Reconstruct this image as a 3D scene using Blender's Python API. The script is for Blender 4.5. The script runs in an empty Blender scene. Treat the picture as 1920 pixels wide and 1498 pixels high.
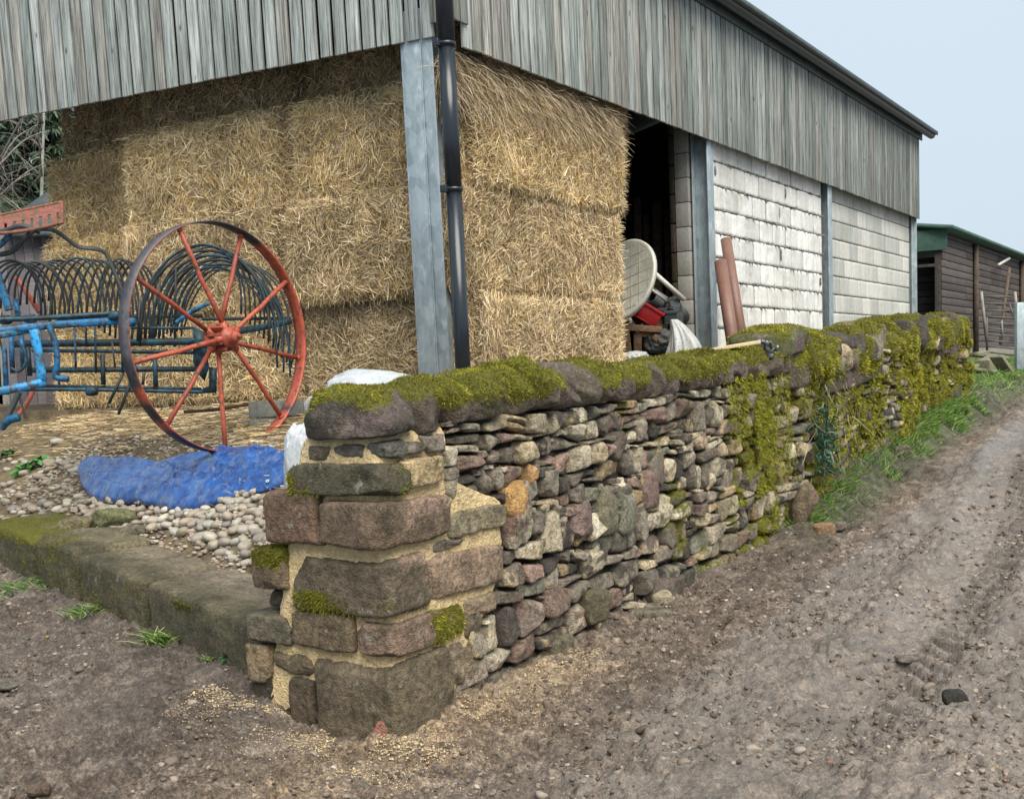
import bpy, math, random
import numpy as np
from mathutils import Vector, Matrix
R=math.radians
scn=bpy.context.scene; COL=scn.collection
# ---------------------------------------------------------------- camera, sky, sun, exposure
FPX,PPX,PPY=2100.,960.,942.              # focal length and principal point in photograph pixels
vv=np.array([893.,18690.,FPX]); dn=vv/np.linalg.norm(vv); up=-dn
fw=np.array([0,0,1.])-up[2]*up; fw/=np.linalg.norm(fw); rt=np.cross(up,fw)
if rt[0]<0: rt=-rt
MC=np.array([rt,fw,up]); CAM=np.array([0,0,1.4])
cd=bpy.data.cameras.new('camera'); cam=bpy.data.objects.new('camera',cd); COL.objects.link(cam)
cd.sensor_width=36; cd.lens=FPX/1920*36; cd.shift_y=(PPY-749)/1920; cd.clip_start=.05; cd.clip_end=2000
m=Matrix([[*MC[:,0]],[*MC[:,1]],[*MC[:,2]]]).transposed()
cx,cy,cz=[Vector(MC[:,i]) for i in range(3)]
mm=Matrix((cx,-cy,-cz)).transposed().to_4x4(); mm.translation=Vector(CAM); cam.matrix_world=mm
scn.camera=cam
w=bpy.data.worlds.new('World'); scn.world=w; w.use_nodes=True; nt=w.node_tree
bg=nt.nodes['Background']; sky=nt.nodes.new('ShaderNodeTexSky'); sky.sky_type='NISHITA'; sky.sun_disc=False
SUN_EL,SUN_AZ=52,158                     # sun azimuth measured clockwise from +Y
sky.sun_elevation=R(SUN_EL); sky.sun_rotation=R(SUN_AZ); sky.dust_density=4; sky.air_density=1.0; sky.ozone_density=1.5
mixs=nt.nodes.new('ShaderNodeMix'); mixs.data_type='RGBA'; mixs.inputs[0].default_value=.85
mixs.inputs[7].default_value=(6.4,7.9,9.3,1)
tcx=nt.nodes.new('ShaderNodeTexCoord'); sp=nt.nodes.new('ShaderNodeSeparateXYZ'); rp=nt.nodes.new('ShaderNodeValToRGB'); nz=nt.nodes.new('ShaderNodeTexNoise'); nz.inputs['Scale'].default_value=1.6; nz.inputs['Detail'].default_value=3
ad=nt.nodes.new('ShaderNodeMath'); ad.operation='MULTIPLY_ADD'; ad.inputs[1].default_value=.22
nt.links.new(tcx.outputs['Generated'],sp.inputs[0]); nt.links.new(tcx.outputs['Generated'],nz.inputs['Vector']); nt.links.new(nz.outputs['Fac'],ad.inputs[0]); nt.links.new(sp.outputs['Z'],ad.inputs[2]); nt.links.new(ad.outputs[0],rp.inputs[0])
for q,(ps,cc_) in zip(rp.color_ramp.elements,((.08,(.66,.77,.88,1)),(.62,(.74,.86,.95,1)))): q.position=ps; q.color=cc_
scl=nt.nodes.new('ShaderNodeVectorMath'); scl.operation='SCALE'; scl.inputs['Scale'].default_value=10.; nt.links.new(rp.outputs[0],scl.inputs[0]); nt.links.new(scl.outputs[0],mixs.inputs[7])
nt.links.new(sky.outputs[0],mixs.inputs[6]); nt.links.new(mixs.outputs[2],bg.inputs[0]); bg.inputs[1].default_value=.063
ld=bpy.data.lights.new('sun','SUN'); ld.energy=3.3; ld.angle=R(48); ld.color=(1,.94,.84)
sun=bpy.data.objects.new('sun',ld); COL.objects.link(sun)
sd=Vector((math.sin(R(SUN_AZ))*math.cos(R(SUN_EL)),math.cos(R(SUN_AZ))*math.cos(R(SUN_EL)),math.sin(R(SUN_EL))))
sun.rotation_euler=sd.to_track_quat('Z','Y').to_euler()
scn.view_settings.view_transform='Standard'; scn.view_settings.look='None'; scn.view_settings.exposure=0.78; scn.view_settings.gamma=1
# ---------------------------------------------------------------- measuring helpers
def ray(x,y): return MC@np.array([x-PPX,y-PPY,FPX])
def atY(x,y,Y): v=ray(x,y); return CAM+v*Y/v[1]
def onpl(x,y,p,n): v=ray(x,y); return CAM+v*((np.asarray(p)-CAM)@n)/(v@n)
def unit(v): v=np.asarray(v,float); return v/np.linalg.norm(v)
AZ=R(33.2586); U=np.array([math.sin(AZ),math.cos(AZ),0]); N=np.array([math.cos(AZ),-math.sin(AZ),0])
Q=np.array([-.4944,4.267,0]); C=np.array([-.2613,8.3,0])
L=np.array([-.88565,.46436,0]); NL=np.array([-.46436,-.88565,0]); Z=np.array([0,0,1.])
def W(s,e,z): return Q+s*U-e*N+z*Z            # wall frame: along, into the bank, up
def BL(l,i,z): return C+l*L-i*NL+z*Z          # barn gable side: along, inwards, up
def BR(u,i,z): return C+u*U-i*N+z*Z           # barn lane side
FL=1.30                                       # barn floor level
# ---------------------------------------------------------------- numpy noise
def h3(ix,iy,iz,sd):
    with np.errstate(over='ignore'):
        h=(ix.astype(np.int64)*374761393+iy.astype(np.int64)*668265263+iz.astype(np.int64)*2147483647+sd*1274126177)&0xffffffff
        h=((h^(h>>13))*1274126177)&0xffffffff
        h=((h^(h>>16))*2246822519)&0xffffffff
    return ((h^(h>>15))&0xffffff)/float(0xffffff)
def vn(P,sd=0):
    P=np.asarray(P,float); i=np.floor(P).astype(np.int64); f=P-i; f=f*f*f*(f*(f*6-15)+10)
    r=0
    for a in (0,1):
        for b in (0,1):
            for c in (0,1):
                wgt=(f[:,0] if a else 1-f[:,0])*(f[:,1] if b else 1-f[:,1])*(f[:,2] if c else 1-f[:,2])
                r=r+wgt*h3(i[:,0]+a,i[:,1]+b,i[:,2]+c,sd)
    return r*2-1
def fbm(P,sc,o=4,sd=0,g=.5):
    P=np.asarray(P,float)
    if P.shape[1]==2: P=np.c_[P,np.zeros(len(P))]
    r=0;a=1;t=0
    for k in range(o): r=r+a*vn(P*sc*2**k+k*17.3,sd+k); t+=a; a*=g
    return r/t
def sstep(a,b,x): t=np.clip((x-a)/(b-a),0,1); return t*t*(3-2*t)
# ---------------------------------------------------------------- mesh collector
class MB:
    def __init__(s): s.v=[];s.f=[];s.c=[];s.m=[];s.n=0
    def add(s,V,F,col=(1,1,1),moss=0.):
        V=np.asarray(V,float); s.v.append(V)
        for A in (F if isinstance(F,list) and len(F) and isinstance(F[0],np.ndarray) and F[0].ndim==2 else [np.asarray(F)]):
            if len(A): s.f.append(A+s.n)
        col=np.asarray(col,float)
        s.c.append(np.broadcast_to(col,(len(V),3)) if col.ndim==1 else col)
        s.m.append(np.broadcast_to(np.asarray(moss,float),(len(V),)))
        s.n+=len(V)
    def data(s): return np.concatenate(s.v),s.f,np.concatenate(s.c),np.concatenate(s.m)
    def build(s,name,mat,parent=None,smooth=True,origin=None):
        V,F,c,mo=s.data()
        if origin is not None: V=V-np.asarray(origin)
        me=bpy.data.meshes.new(name); me.vertices.add(len(V)); me.vertices.foreach_set('co',V.ravel())
        nl=sum(A.size for A in F); npol=sum(len(A) for A in F)
        me.loops.add(nl); me.loops.foreach_set('vertex_index',np.concatenate([A.ravel() for A in F]).astype(np.int32))
        me.polygons.add(npol)
        tot=np.concatenate([np.full(len(A),A.shape[1]) for A in F]); st=np.concatenate([[0],np.cumsum(tot)[:-1]])
        me.polygons.foreach_set('loop_start',st.astype(np.int32))
        me.polygons.foreach_set('loop_total',tot.astype(np.int32))
        me.update(calc_edges=True); me.validate()
        a=me.color_attributes.new('Col','FLOAT_COLOR','POINT'); a.data.foreach_set('color',np.c_[c,np.ones(len(c))].astype(np.float32).ravel())
        b=me.attributes.new('moss','FLOAT','POINT'); b.data.foreach_set('value',mo.astype(np.float32))
        if smooth: me.polygons.foreach_set('use_smooth',np.ones(npol,bool))
        me.materials.append(mat)
        o=bpy.data.objects.new(name,me); COL.objects.link(o)
        if origin is not None and parent is None: o.location=origin
        if parent: o.parent=parent
        return o
def tag(o,label=None,cat=None,group=None,kind=None):
    if label: o['label']=label
    if cat: o['category']=cat
    if group: o['group']=group
    if kind: o['kind']=kind
    return o
def thing(name,label,cat,loc=(0,0,0),group=None):
    o=bpy.data.objects.new(name,None); COL.objects.link(o); o.empty_display_size=.1; o.location=loc
    return tag(o,label,cat,group)
_cs={}
def csph(n):
    if n in _cs: return _cs[n]
    pts={};V=[];F=[]
    def idx(p):
        k=tuple(np.round(p,5))
        if k not in pts: pts[k]=len(V); V.append(p)
        return pts[k]
    t=np.linspace(-1,1,n+1)
    for ax in range(3):
        for sg in (-1,1):
            g=[[None]*(n+1) for _ in range(n+1)]
            for i in range(n+1):
                for j in range(n+1):
                    p=[0,0,0]; p[ax]=sg; p[(ax+1)%3]=t[i]*sg; p[(ax+2)%3]=t[j]; g[i][j]=idx(p)
            for i in range(n):
                for j in range(n): F.append([g[i][j],g[i+1][j],g[i+1][j+1],g[i][j+1]])
    _cs[n]=(np.array(V,float),np.array(F)); return _cs[n]
def stone(rg,n=8,k=6,cuts=6,cd_=(.78,.95),amp=.05,nf=1.6):
    V,F=csph(n); P=V/((np.abs(V)**k).sum(1)**(1/k))[:,None]
    for _ in range(cuts):
        d=unit(rg.normal(size=3)); sup=(P@d).max(); o=sup*rg.uniform(*cd_)
        P=P-np.outer(np.maximum(0,P@d-o),d)
    P=P/np.abs(P).max(0)
    s=int(rg.integers(1e6))
    P=P+unitv(P)*(fbm(P+s%97,nf,3,s%50)*amp*1.5)[:,None]
    return P,F
def unitv(V): return V/np.maximum(1e-9,np.linalg.norm(V,axis=1))[:,None]
def box(mb,o,ax,ay,az,x0,x1,y0,y1,z0,z1,col=(1,1,1),bev=0.004,moss=0.):
    """bevelled box; o origin, ax ay az unit axes"""
    V,F=csph(3); h=np.array([(x1-x0)/2,(y1-y0)/2,(z1-z0)/2]); c=np.array([(x0+x1)/2,(y0+y1)/2,(z0+z1)/2])
    b=min(bev,h.min()*.45)
    P=np.where(np.abs(V)>.9,np.sign(V)*h,np.sign(V)*(h-b))
    corner=(np.abs(V)>.9).sum(1)
    P=P-np.where((corner>=2)[:,None]&(np.abs(V)>.9),np.sign(V)*b*.35,0)
    P=P+c
    mb.add(np.asarray(o)+P[:,:1]*ax+P[:,1:2]*ay+P[:,2:]*az,F,col,moss)
def tube(mb,pts,r,n=8,col=(1,1,1),cap=True,closed=False,flat=1.0,upv=None):
    P=np.asarray(pts,float); k=len(P)
    T=np.gradient(P,axis=0) if not closed else (np.roll(P,-1,0)-np.roll(P,1,0)); T=unitv(T)
    a=np.asarray(upv,float) if upv is not None else (np.array([0,0,1.]) if abs(T[0][2])<.9 else np.array([1.,0,0]))
    rr=np.broadcast_to(np.asarray(r,float),(k,))
    V=[]
    for i in range(k):
        x=a-(a@T[i])*T[i]
        if np.linalg.norm(x)<1e-3: x=np.cross(T[i],[0.3,.5,.8])
        x=unit(x); y=np.cross(T[i],x)
        if upv is None: a=x
        th=np.linspace(0,2*np.pi,n,endpoint=False)
        V.append(P[i]+rr[i]*(np.outer(np.cos(th),x)+np.outer(np.sin(th)*flat,y)))
    V=np.concatenate(V); F=[]
    for i in range(k if closed else k-1):
        j=(i+1)%k
        for q in range(n): F.append([i*n+q,i*n+(q+1)%n,j*n+(q+1)%n,j*n+q])
    FF=[np.array(F)]
    if cap and not closed:
        V=np.r_[V,[P[0],P[-1]]]; c0=k*n; c1=k*n+1
        FF.append(np.array([[c0,(q+1)%n,q] for q in range(n)]+[[c1,(k-1)*n+q,(k-1)*n+(q+1)%n] for q in range(n)]))
    mb.add(V,FF,col)
def lathe(mb,prof,o,ax,n=32,col=(1,1,1)):
    """prof: list of (r,h) around axis ax from o"""
    ax=unit(ax); x=unit(np.cross(ax,[.3,.2,.9])); y=np.cross(ax,x); th=np.linspace(0,2*np.pi,n,endpoint=False)
    ring=np.outer(np.cos(th),x)+np.outer(np.sin(th),y)
    V=np.concatenate([np.asarray(o)+ring*r+ax*h for r,h in prof]); F=[]
    for i in range(len(prof)-1):
        for q in range(n): F.append([i*n+q,i*n+(q+1)%n,(i+1)*n+(q+1)%n,(i+1)*n+q])
    mb.add(V,np.array(F),col)
def spline(pts,n=40):
    P=np.asarray(pts,float); P=np.r_[[2*P[0]-P[1]],P,[2*P[-1]-P[-2]]]; out=[]
    k=len(P)-3
    for t in np.linspace(0,k-1e-6,n):
        i=int(t); f=t-i; a,b,c,d=P[i:i+4]
        out.append(.5*((2*b)+(-a+c)*f+(2*a-5*b+4*c-d)*f*f+(-a+3*b-3*c+d)*f**3))
    return np.array(out)
def blades(mb,P,D,Ln,wd,col,bend=None,seg=2,rg=None,moss=0.):
    """many tapered strips. P roots (n,3) D directions (n,3), Ln lengths, wd widths, bend (n,3) added at tip*t^2"""
    n=len(P); D=unitv(D); S=unitv(np.cross(D,rg.normal(size=(n,3)))); Ln=np.broadcast_to(Ln,(n,)); wd=np.broadcast_to(wd,(n,))
    if bend is None: bend=np.zeros((n,3))
    V=np.zeros((n,(seg+1)*2,3))
    for i in range(seg+1):
        t=i/seg; c=P+D*(Ln*t)[:,None]+bend*(t*t); ww=wd*(1-.75*t*t)*.5
        V[:,2*i]=c-S*ww[:,None]; V[:,2*i+1]=c+S*ww[:,None]
    base=(np.arange(n)*(seg+1)*2)[:,None]
    F=np.concatenate([base+np.array([[2*i,2*i+1,2*i+3,2*i+2]]) for i in range(seg)])
    col=np.asarray(col,float); cc=np.repeat(col,(seg+1)*2,axis=0) if col.ndim==2 else col
    mb.add(V.reshape(-1,3),F,cc,moss)
def sample(V,F,wv,n,rg):
    """sample n points on quad/tri faces with per-vertex weight; returns points, normals"""
    Tn=[]
    for A in F:
        Tn.append(A[:,[0,1,2]])
        if A.shape[1]==4: Tn.append(A[:,[0,2,3]])
    T=np.concatenate(Tn); a,b,c=V[T[:,0]],V[T[:,1]],V[T[:,2]]; nr=np.cross(b-a,c-a); ar=np.linalg.norm(nr,axis=1)
    wt=ar*wv[T].mean(1); 
    if wt.sum()<=0: return np.zeros((0,3)),np.zeros((0,3)),np.zeros(0,int)
    k=rg.choice(len(T),n,p=wt/wt.sum()); u=rg.random((n,2)); fl=u.sum(1)>1; u[fl]=1-u[fl]
    P=a[k]+u[:,:1]*(b-a)[k]+u[:,1:]*(c-a)[k]
    return P,unitv(nr[k]),T[k,0]
# ---------------------------------------------------------------- materials
class NT:
    def __init__(s,name,rough=.8,metal=0.,spec=.4):
        s.m=bpy.data.materials.new(name); s.m.use_nodes=True; s.t=s.m.node_tree; s.b=s.t.nodes['Principled BSDF']
        s.b.inputs['Roughness'].default_value=rough; s.b.inputs['Metallic'].default_value=metal
        s.b.inputs['Specular IOR Level'].default_value=spec
    def n(s,ty,**kw):
        x=s.t.nodes.new(ty)
        for k,v in kw.items(): setattr(x,k,v)
        return x
    def l(s,a,b): s.t.links.new(a,b)
    def co(s,scale=(1,1,1)):
        if not hasattr(s,'_tc'): s._tc=s.n('ShaderNodeNewGeometry').outputs['Position']
        if scale==(1,1,1): return s._tc
        mp=s.n('ShaderNodeMapping'); mp.inputs['Scale'].default_value=scale; s.l(s._tc,mp.inputs[0]); return mp.outputs[0]
    def noise(s,sc,det=4,rough=.55,scale=(1,1,1),dist=0):
        x=s.n('ShaderNodeTexNoise'); x.inputs['Scale'].default_value=sc; x.inputs['Detail'].default_value=det
        x.inputs['Roughness'].default_value=rough; x.inputs['Distortion'].default_value=dist; s.l(s.co(scale),x.inputs['Vector']); return x.outputs['Fac']
    def vor(s,sc,scale=(1,1,1),feat='F1',out='Distance'):
        x=s.n('ShaderNodeTexVoronoi',feature=feat); x.inputs['Scale'].default_value=sc; s.l(s.co(scale),x.inputs['Vector']); return x.outputs[out]
    def ramp(s,v,stops):
        r=s.n('ShaderNodeValToRGB'); e=r.color_ramp.elements
        while len(e)<len(stops): e.new(.5)
        for q,(p,c) in zip(e,stops): q.position=p; q.color=(c,c,c,1) if isinstance(c,(int,float)) else (*c,1)
        s.l(v,r.inputs[0]); return r.outputs[0]
    def mix(s,f,a,b,bt='MIX'):
        x=s.n('ShaderNodeMix',data_type='RGBA',blend_type=bt)
        for i,v in ((0,f),(6,a),(7,b)):
            if isinstance(v,(int,float)): x.inputs[i].default_value=v if i==0 else (v,v,v,1)
            elif isinstance(v,tuple): x.inputs[i].default_value=(*v,1)
            else: s.l(v,x.inputs[i])
        return x.outputs[2]
    def math(s,op,a,b=0.):
        x=s.n('ShaderNodeMath',operation=op)
        for i,v in ((0,a),(1,b)):
            if isinstance(v,(int,float)): x.inputs[i].default_value=v
            else: s.l(v,x.inputs[i])
        return x.outputs[0]
    def attr(s,nm,fac=False): return s.n('ShaderNodeAttribute',attribute_name=nm).outputs['Fac' if fac else 'Color']
    def color(s,c):
        if isinstance(c,tuple): s.b.inputs['Base Color'].default_value=(*c,1)
        else: s.l(c,s.b.inputs['Base Color'])
        return s
    def rough(s,v): s.l(v,s.b.inputs['Roughness']); return s
    def bump(s,h,st=.5,d=.01):
        x=s.n('ShaderNodeBump'); x.inputs['Strength'].default_value=st; x.inputs['Distance'].default_value=d
        s.l(h,x.inputs['Height']); s.l(x.outputs[0],s.b.inputs['Normal']); return s
M={}
def mk():
    t=NT('stone_mat',.85); n1=t.noise(7,5,.6); n2=t.noise(45,5,.7); n3=t.noise(18,4,.6)
    c=t.mix(1.,t.attr('Col'),(1.05,1.0,.90),'MULTIPLY'); c=t.mix(.85,c,t.ramp(n1,[(.3,.5),(.5,1.),(.72,1.45)]),'MULTIPLY')
    c=t.mix(.8,c,t.ramp(n2,[(.34,.45),(.5,1.),(.66,1.55)]),'MULTIPLY')
    c=t.mix(t.ramp(n3,[(.56,0.),(.64,.55)]),c,(.05,.052,.02))            # grimy algae patches
    c=t.mix(t.ramp(t.noise(11,5,.7),[(.62,0.),(.68,.55)]),c,(.36,.35,.29))    # pale lichen
    mo=t.math('ADD',t.attr('moss',True),t.math('MULTIPLY',t.math('SUBTRACT',t.noise(30,4,.7),.5),.7))
    c=t.mix(t.ramp(mo,[(.42,0.),(.56,1.)]),c,t.mix(t.noise(60,3),(.05,.05,.01),(.20,.20,.015)))
    c=t.mix(1.,c,(1.12,1.0,.80),'MULTIPLY') if False else c
    t.color(c); t.bump(t.math('ADD',t.math('MULTIPLY',n2,.7),t.math('ADD',t.math('MULTIPLY',n3,1.6),t.noise(110,3,.7))),1.,.022); M['stone']=t.m
    t=NT('mortar_mat',.95); n=t.noise(60,5,.7); n1=t.noise(9,4)
    c=t.ramp(n,[(.3,(.58,.42,.22)),(.5,(.86,.65,.35)),(.7,(.93,.75,.45))]); c=t.mix(t.ramp(n1,[(.5,0.),(.7,.4)]),c,(.50,.37,.20))
    t.color(c); t.bump(t.math('ADD',n,t.math('MULTIPLY',t.noise(22,4,.7),2.)),1.,.03); M['mortar']=t.m
    t=NT('earth_core_mat',.95); n=t.noise(30,5,.7); t.color(t.ramp(n,[(.3,(.012,.01,.007)),(.7,(.05,.04,.028))])); t.bump(n,1,.02); M['core']=t.m
    t=NT('moss_mat',.75,spec=.25); t.color(t.mix(.6,t.attr('Col'),t.ramp(t.noise(9,4,.6),[(.3,.55),(.7,1.5)]),'MULTIPLY'))
    t.b.inputs['Subsurface Weight'].default_value=0; M['moss']=t.m
    t=NT('grass_mat',.55,spec=.3); t.color(t.attr('Col')); M['grass']=t.m
    t=NT('straw_mat',.7,spec=.3); t.color(t.mix(.5,t.attr('Col'),t.ramp(t.noise(4,3,.6),[(.3,.65),(.7,1.25)]),'MULTIPLY')); M['straw']=t.m
    # weathered boards
    t=NT('board_mat',.85,spec=.2); g=t.noise(60,6,.7,(1,1,.035),.4); g2=t.noise(9,5,.65,(1,1,.16)); g3=t.noise(150,3,.6,(1,1,.02))
    c=t.mix(1.,t.attr('Col'),t.ramp(g,[(.34,.30),(.5,1.),(.66,1.4)]),'MULTIPLY')
    c=t.mix(.8,c,t.ramp(g2,[(.3,.62),(.55,1.),(.75,1.3)]),'MULTIPLY')
    c=t.mix(.5,c,t.ramp(g3,[(.38,.4),(.6,1.25)]),'MULTIPLY')
    k=t.vor(2.6,(2.2,2.2,1.)); c=t.mix(t.ramp(k,[(.05,.85),(.11,0.)]),c,(.05,.045,.035))
    t.color(c); t.bump(t.math('ADD',g,g3),.6,.004); M['board']=t.m
    t=NT('brown_board_mat',.8,spec=.25); g=t.noise(50,5,.7,(.06,.06,1)); g2=t.noise(2.2,5,.7)
    c=t.mix(1.,t.attr('Col'),t.ramp(g,[(.3,.6),(.7,1.3)]),'MULTIPLY'); c=t.mix(t.ramp(g2,[(.58,0.),(.72,.5)]),c,(.2,.18,.16)); t.color(c); t.bump(g,.4,.004); M['brown']=t.m
    t=NT('galvanised_mat',.42,.55,.5); v=t.vor(16,(1,1,.6),out='Color'); bw=t.n('ShaderNodeRGBToBW'); t.l(v,bw.inputs[0])
    n=t.noise(14,5,.7,(1,1,.5),1.2); c=t.mix(.4,t.ramp(bw.outputs[0],[(.2,(.27,.32,.34)),(.8,(.42,.48,.50))]),t.ramp(n,[(.35,(.21,.26,.28)),(.6,(.40,.46,.48)),(.72,(.72,.80,.82))]))
    t.color(c); t.rough(t.ramp(n,[(.3,.38),(.7,.6)])); M['galv']=t.m
    t=NT('black_plastic_mat',.28,spec=.5); t.color((.012,.017,.024)); M['pipe']=t.m
    t=NT('roof_sheet_mat',.6); t.color(t.ramp(t.noise(6,4),[(.3,(.03,.045,.045)),(.7,(.07,.09,.085))])); M['roof']=t.m
    t=NT('green_felt_mat',.8); t.color(t.ramp(t.noise(6,4),[(.3,(.03,.075,.06)),(.7,(.06,.12,.09))])); M['felt']=t.m
    t=NT('block_mat',.9,spec=.2); n=t.noise(30,5,.7); n1=t.noise(1.6,5,.6); st=t.noise(10,4,.6,(1,1,.12))
    c=t.mix(.7,t.attr('Col'),t.ramp(n,[(.3,.72),(.7,1.2)]),'MULTIPLY'); c=t.mix(.75,c,t.ramp(st,[(.3,.78),(.6,1.06)]),'MULTIPLY')
    c=t.mix(t.ramp(n1,[(.5,0.),(.75,.45)]),c,(.24,.24,.19)); t.color(c); t.bump(n,.7,.006); M['block']=t.m
    t=NT('joint_mat',.95); n=t.noise(40,5,.7); t.color(t.ramp(n,[(.35,(.08,.08,.072)),(.65,(.28,.27,.25))])); t.bump(n,1,.01); M['joint']=t.m
    def paint(nm,base,base2,rust,lo,hi,rg=.5):
        t=NT(nm,rg,spec=.4); n=t.noise(28,5,.75); n2=t.noise(7,4,.6); n3=t.noise(70,4,.7)
        c=t.mix(t.ramp(n2,[(.35,0.),(.65,1.)]),base,base2); c=t.mix(t.ramp(n,[(lo,0.),(hi,1.)]),c,rust)
        c=t.mix(.6,c,t.ramp(n3,[(.3,.6),(.7,1.3)]),'MULTIPLY')
        c=t.mix(1.,c,t.attr('Col'),'MULTIPLY')
        t.color(c); t.bump(n,.5,.003); M[nm[:-4]]=t.m
    paint('blue_paint_mat',(.014,.21,.46),(.016,.10,.17),(.045,.04,.035),.49,.58)
    paint('dull_blue_mat',(.015,.085,.13),(.014,.035,.045),(.025,.022,.02),.46,.56)
    paint('orange_paint_mat',(.42,.095,.05),(.30,.06,.035),(.07,.045,.035),.55,.63)
    paint('seat_iron_mat',(.26,.075,.055),(.20,.06,.045),(.085,.065,.035),.47,.56,.6)
    paint('dark_iron_mat',(.022,.028,.03),(.04,.045,.045),(.06,.04,.03),.55,.65,.6)
    paint('clay_pipe_mat',(.17,.092,.07),(.20,.11,.082),(.16,.08,.06),.6,.7,.5)
    paint('red_plastic_mat',(.40,.012,.018),(.25,.01,.012),(.08,.02,.02),.62,.7,.45)
    paint('white_plastic_mat',(.55,.54,.48),(.44,.43,.38),(.28,.26,.2),.58,.7,.4)
    paint('silver_sheet_mat',(.42,.43,.42),(.3,.31,.31),(.16,.16,.15),.58,.7,.35)
    paint('white_sack_mat',(.42,.45,.47),(.36,.39,.42),(.26,.26,.24),.68,.8,.5)
    paint('rough_timber_mat',(.13,.09,.055),(.08,.055,.035),(.04,.03,.02),.52,.62,.85)
    paint('pale_timber_mat',(.55,.45,.27),(.48,.38,.22),(.3,.22,.12),.6,.7,.75)
    paint('grey_timber_mat',(.20,.19,.14),(.13,.13,.09),(.07,.075,.04),.52,.62,.85)
    paint('concrete_mat',(.20,.20,.18),(.15,.155,.14),(.09,.09,.07),.55,.65,.9)
    t=NT('tarp_mat',.36,spec=.5); n=t.noise(9,6,.75,dist=.6); v=t.vor(6,feat='DISTANCE_TO_EDGE'); v2=t.vor(17,(1,1,1),'DISTANCE_TO_EDGE'); g=t.noise(55,3,.6)
    c=t.mix(t.ramp(n,[(.35,0.),(.7,1.)]),(.007,.030,.145),(.028,.12,.37)); c=t.mix(t.ramp(t.noise(16,5,.75),[(.48,0.),(.66,.55)]),c,(.17,.21,.29)); t.color(c)
    t.bump(t.math('ADD',t.math('MULTIPLY',n,.4),t.math('MULTIPLY',t.noise(3.5,2,.4,dist=1.8),3.)),.45,.02)
    t.rough(t.ramp(n,[(.3,.14),(.7,.36)])); M['tarp']=t.m
    # mud
    t=NT('mud_mat',.6,spec=.5); n1=t.noise(1.3,5,.6); n2=t.noise(10,6,.72,dist=.5); n3=t.noise(70,5,.75); n4=t.noise(28,5,.7,dist=.8)
    c=t.ramp(n2,[(.3,(.05,.034,.023)),(.48,(.135,.100,.073)),(.66,(.29,.230,.178))])
    c=t.mix(.8,c,t.ramp(n3,[(.38,.30),(.5,1.),(.62,1.7)]),'MULTIPLY')
    c=t.mix(.6,c,t.ramp(n4,[(.36,.5),(.62,1.35)]),'MULTIPLY')
    c=t.mix(t.ramp(n1,[(.5,0.),(.72,.5)]),c,t.mix(n3,(.15,.125,.105),(.34,.30,.265)))
    c=t.mix(t.ramp(t.noise(2.3,5,.75),[(.66,0.),(.71,.5)]),c,(.24,.085,.06))
    sp=t.vor(38,out='Distance'); spn=t.noise(5,3); c=t.mix(t.math('MULTIPLY',t.ramp(sp,[(.1,1.),(.16,0.)]),t.ramp(spn,[(.5,0.),(.58,.8)])),c,(.36,.31,.26))
    c=t.mix(1.,c,t.ramp(t.noise(.9,5,.65,dist=.7),[(.35,.68),(.5,1.),(.65,1.22)]),'MULTIPLY')
    c=t.mix(1.,c,t.attr('Col'),'MULTIPLY')
    wt=t.ramp(t.math('ADD',t.attr('moss',True),t.math('MULTIPLY',t.math('SUBTRACT',t.noise(3.2,5,.7),.5),1.1)),[(.45,0.),(.7,1.)])
    c=t.mix(t.math('MULTIPLY',wt,.45),c,(.17,.157,.142))
    t.color(c); r=t.mix(wt,t.ramp(n3,[(.3,.55),(.7,.85)]),t.ramp(n4,[(.4,.04),(.62,.22)])); t.rough(r)
    bw2=t.n('ShaderNodeRGBToBW'); t.l(wt,bw2.inputs[0]); t.bump(t.math('MULTIPLY',t.math('ADD',t.math('MULTIPLY',n4,1.2),n3),t.math('SUBTRACT',1.,t.math('MULTIPLY',bw2.outputs[0],.55))),.9,.022); M['mud']=t.m
    t=NT('yard_mat',.95,spec=.2); n1=t.noise(6,5,.65); n3=t.noise(60,5,.75,(1,.5,1))
    c=t.ramp(n1,[(.3,(.07,.052,.032)),(.55,(.17,.13,.078)),(.7,(.24,.185,.11))]); c=t.mix(.8,c,t.ramp(n3,[(.3,.5),(.7,1.5)]),'MULTIPLY'); t.color(c); t.bump(n3,.9,.02); M['yard']=t.m
    t=NT('cobble_mat',.6,spec=.4); n=t.noise(25,4,.65); oi=t.n('ShaderNodeObjectInfo').outputs['Random']
    c=t.ramp(oi,[(0.,(.24,.20,.15)),(.25,(.32,.28,.22)),(.45,(.20,.18,.16)),(.6,(.32,.26,.20)),(.8,(.29,.28,.24)),(1.,(.46,.42,.34))])
    c=t.mix(.7,c,t.ramp(n,[(.3,.65),(.7,1.25)]),'MULTIPLY'); t.color(c); t.bump(n,.3,.004); M['cobble']=t.m
    t=NT('gravel_mat',.8); t.color(t.attr('Col')); M['gravel']=t.m
    t=NT('bark_mat',.9); n=t.noise(12,5,.7,(1,1,.3)); t.color(t.mix(1.,t.attr('Col'),t.ramp(n,[(.3,.5),(.7,1.4)]),'MULTIPLY')); t.bump(n,.6,.01); M['bark']=t.m
    t=NT('glove_mat',.7); t.color(t.mix(t.ramp(t.noise(22,3),[(.45,0.),(.55,1.)]),(.06,.065,.07),(.42,.43,.45))); M['glove']=t.m
    t=NT('slot_light',.5)
mk()
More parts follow.
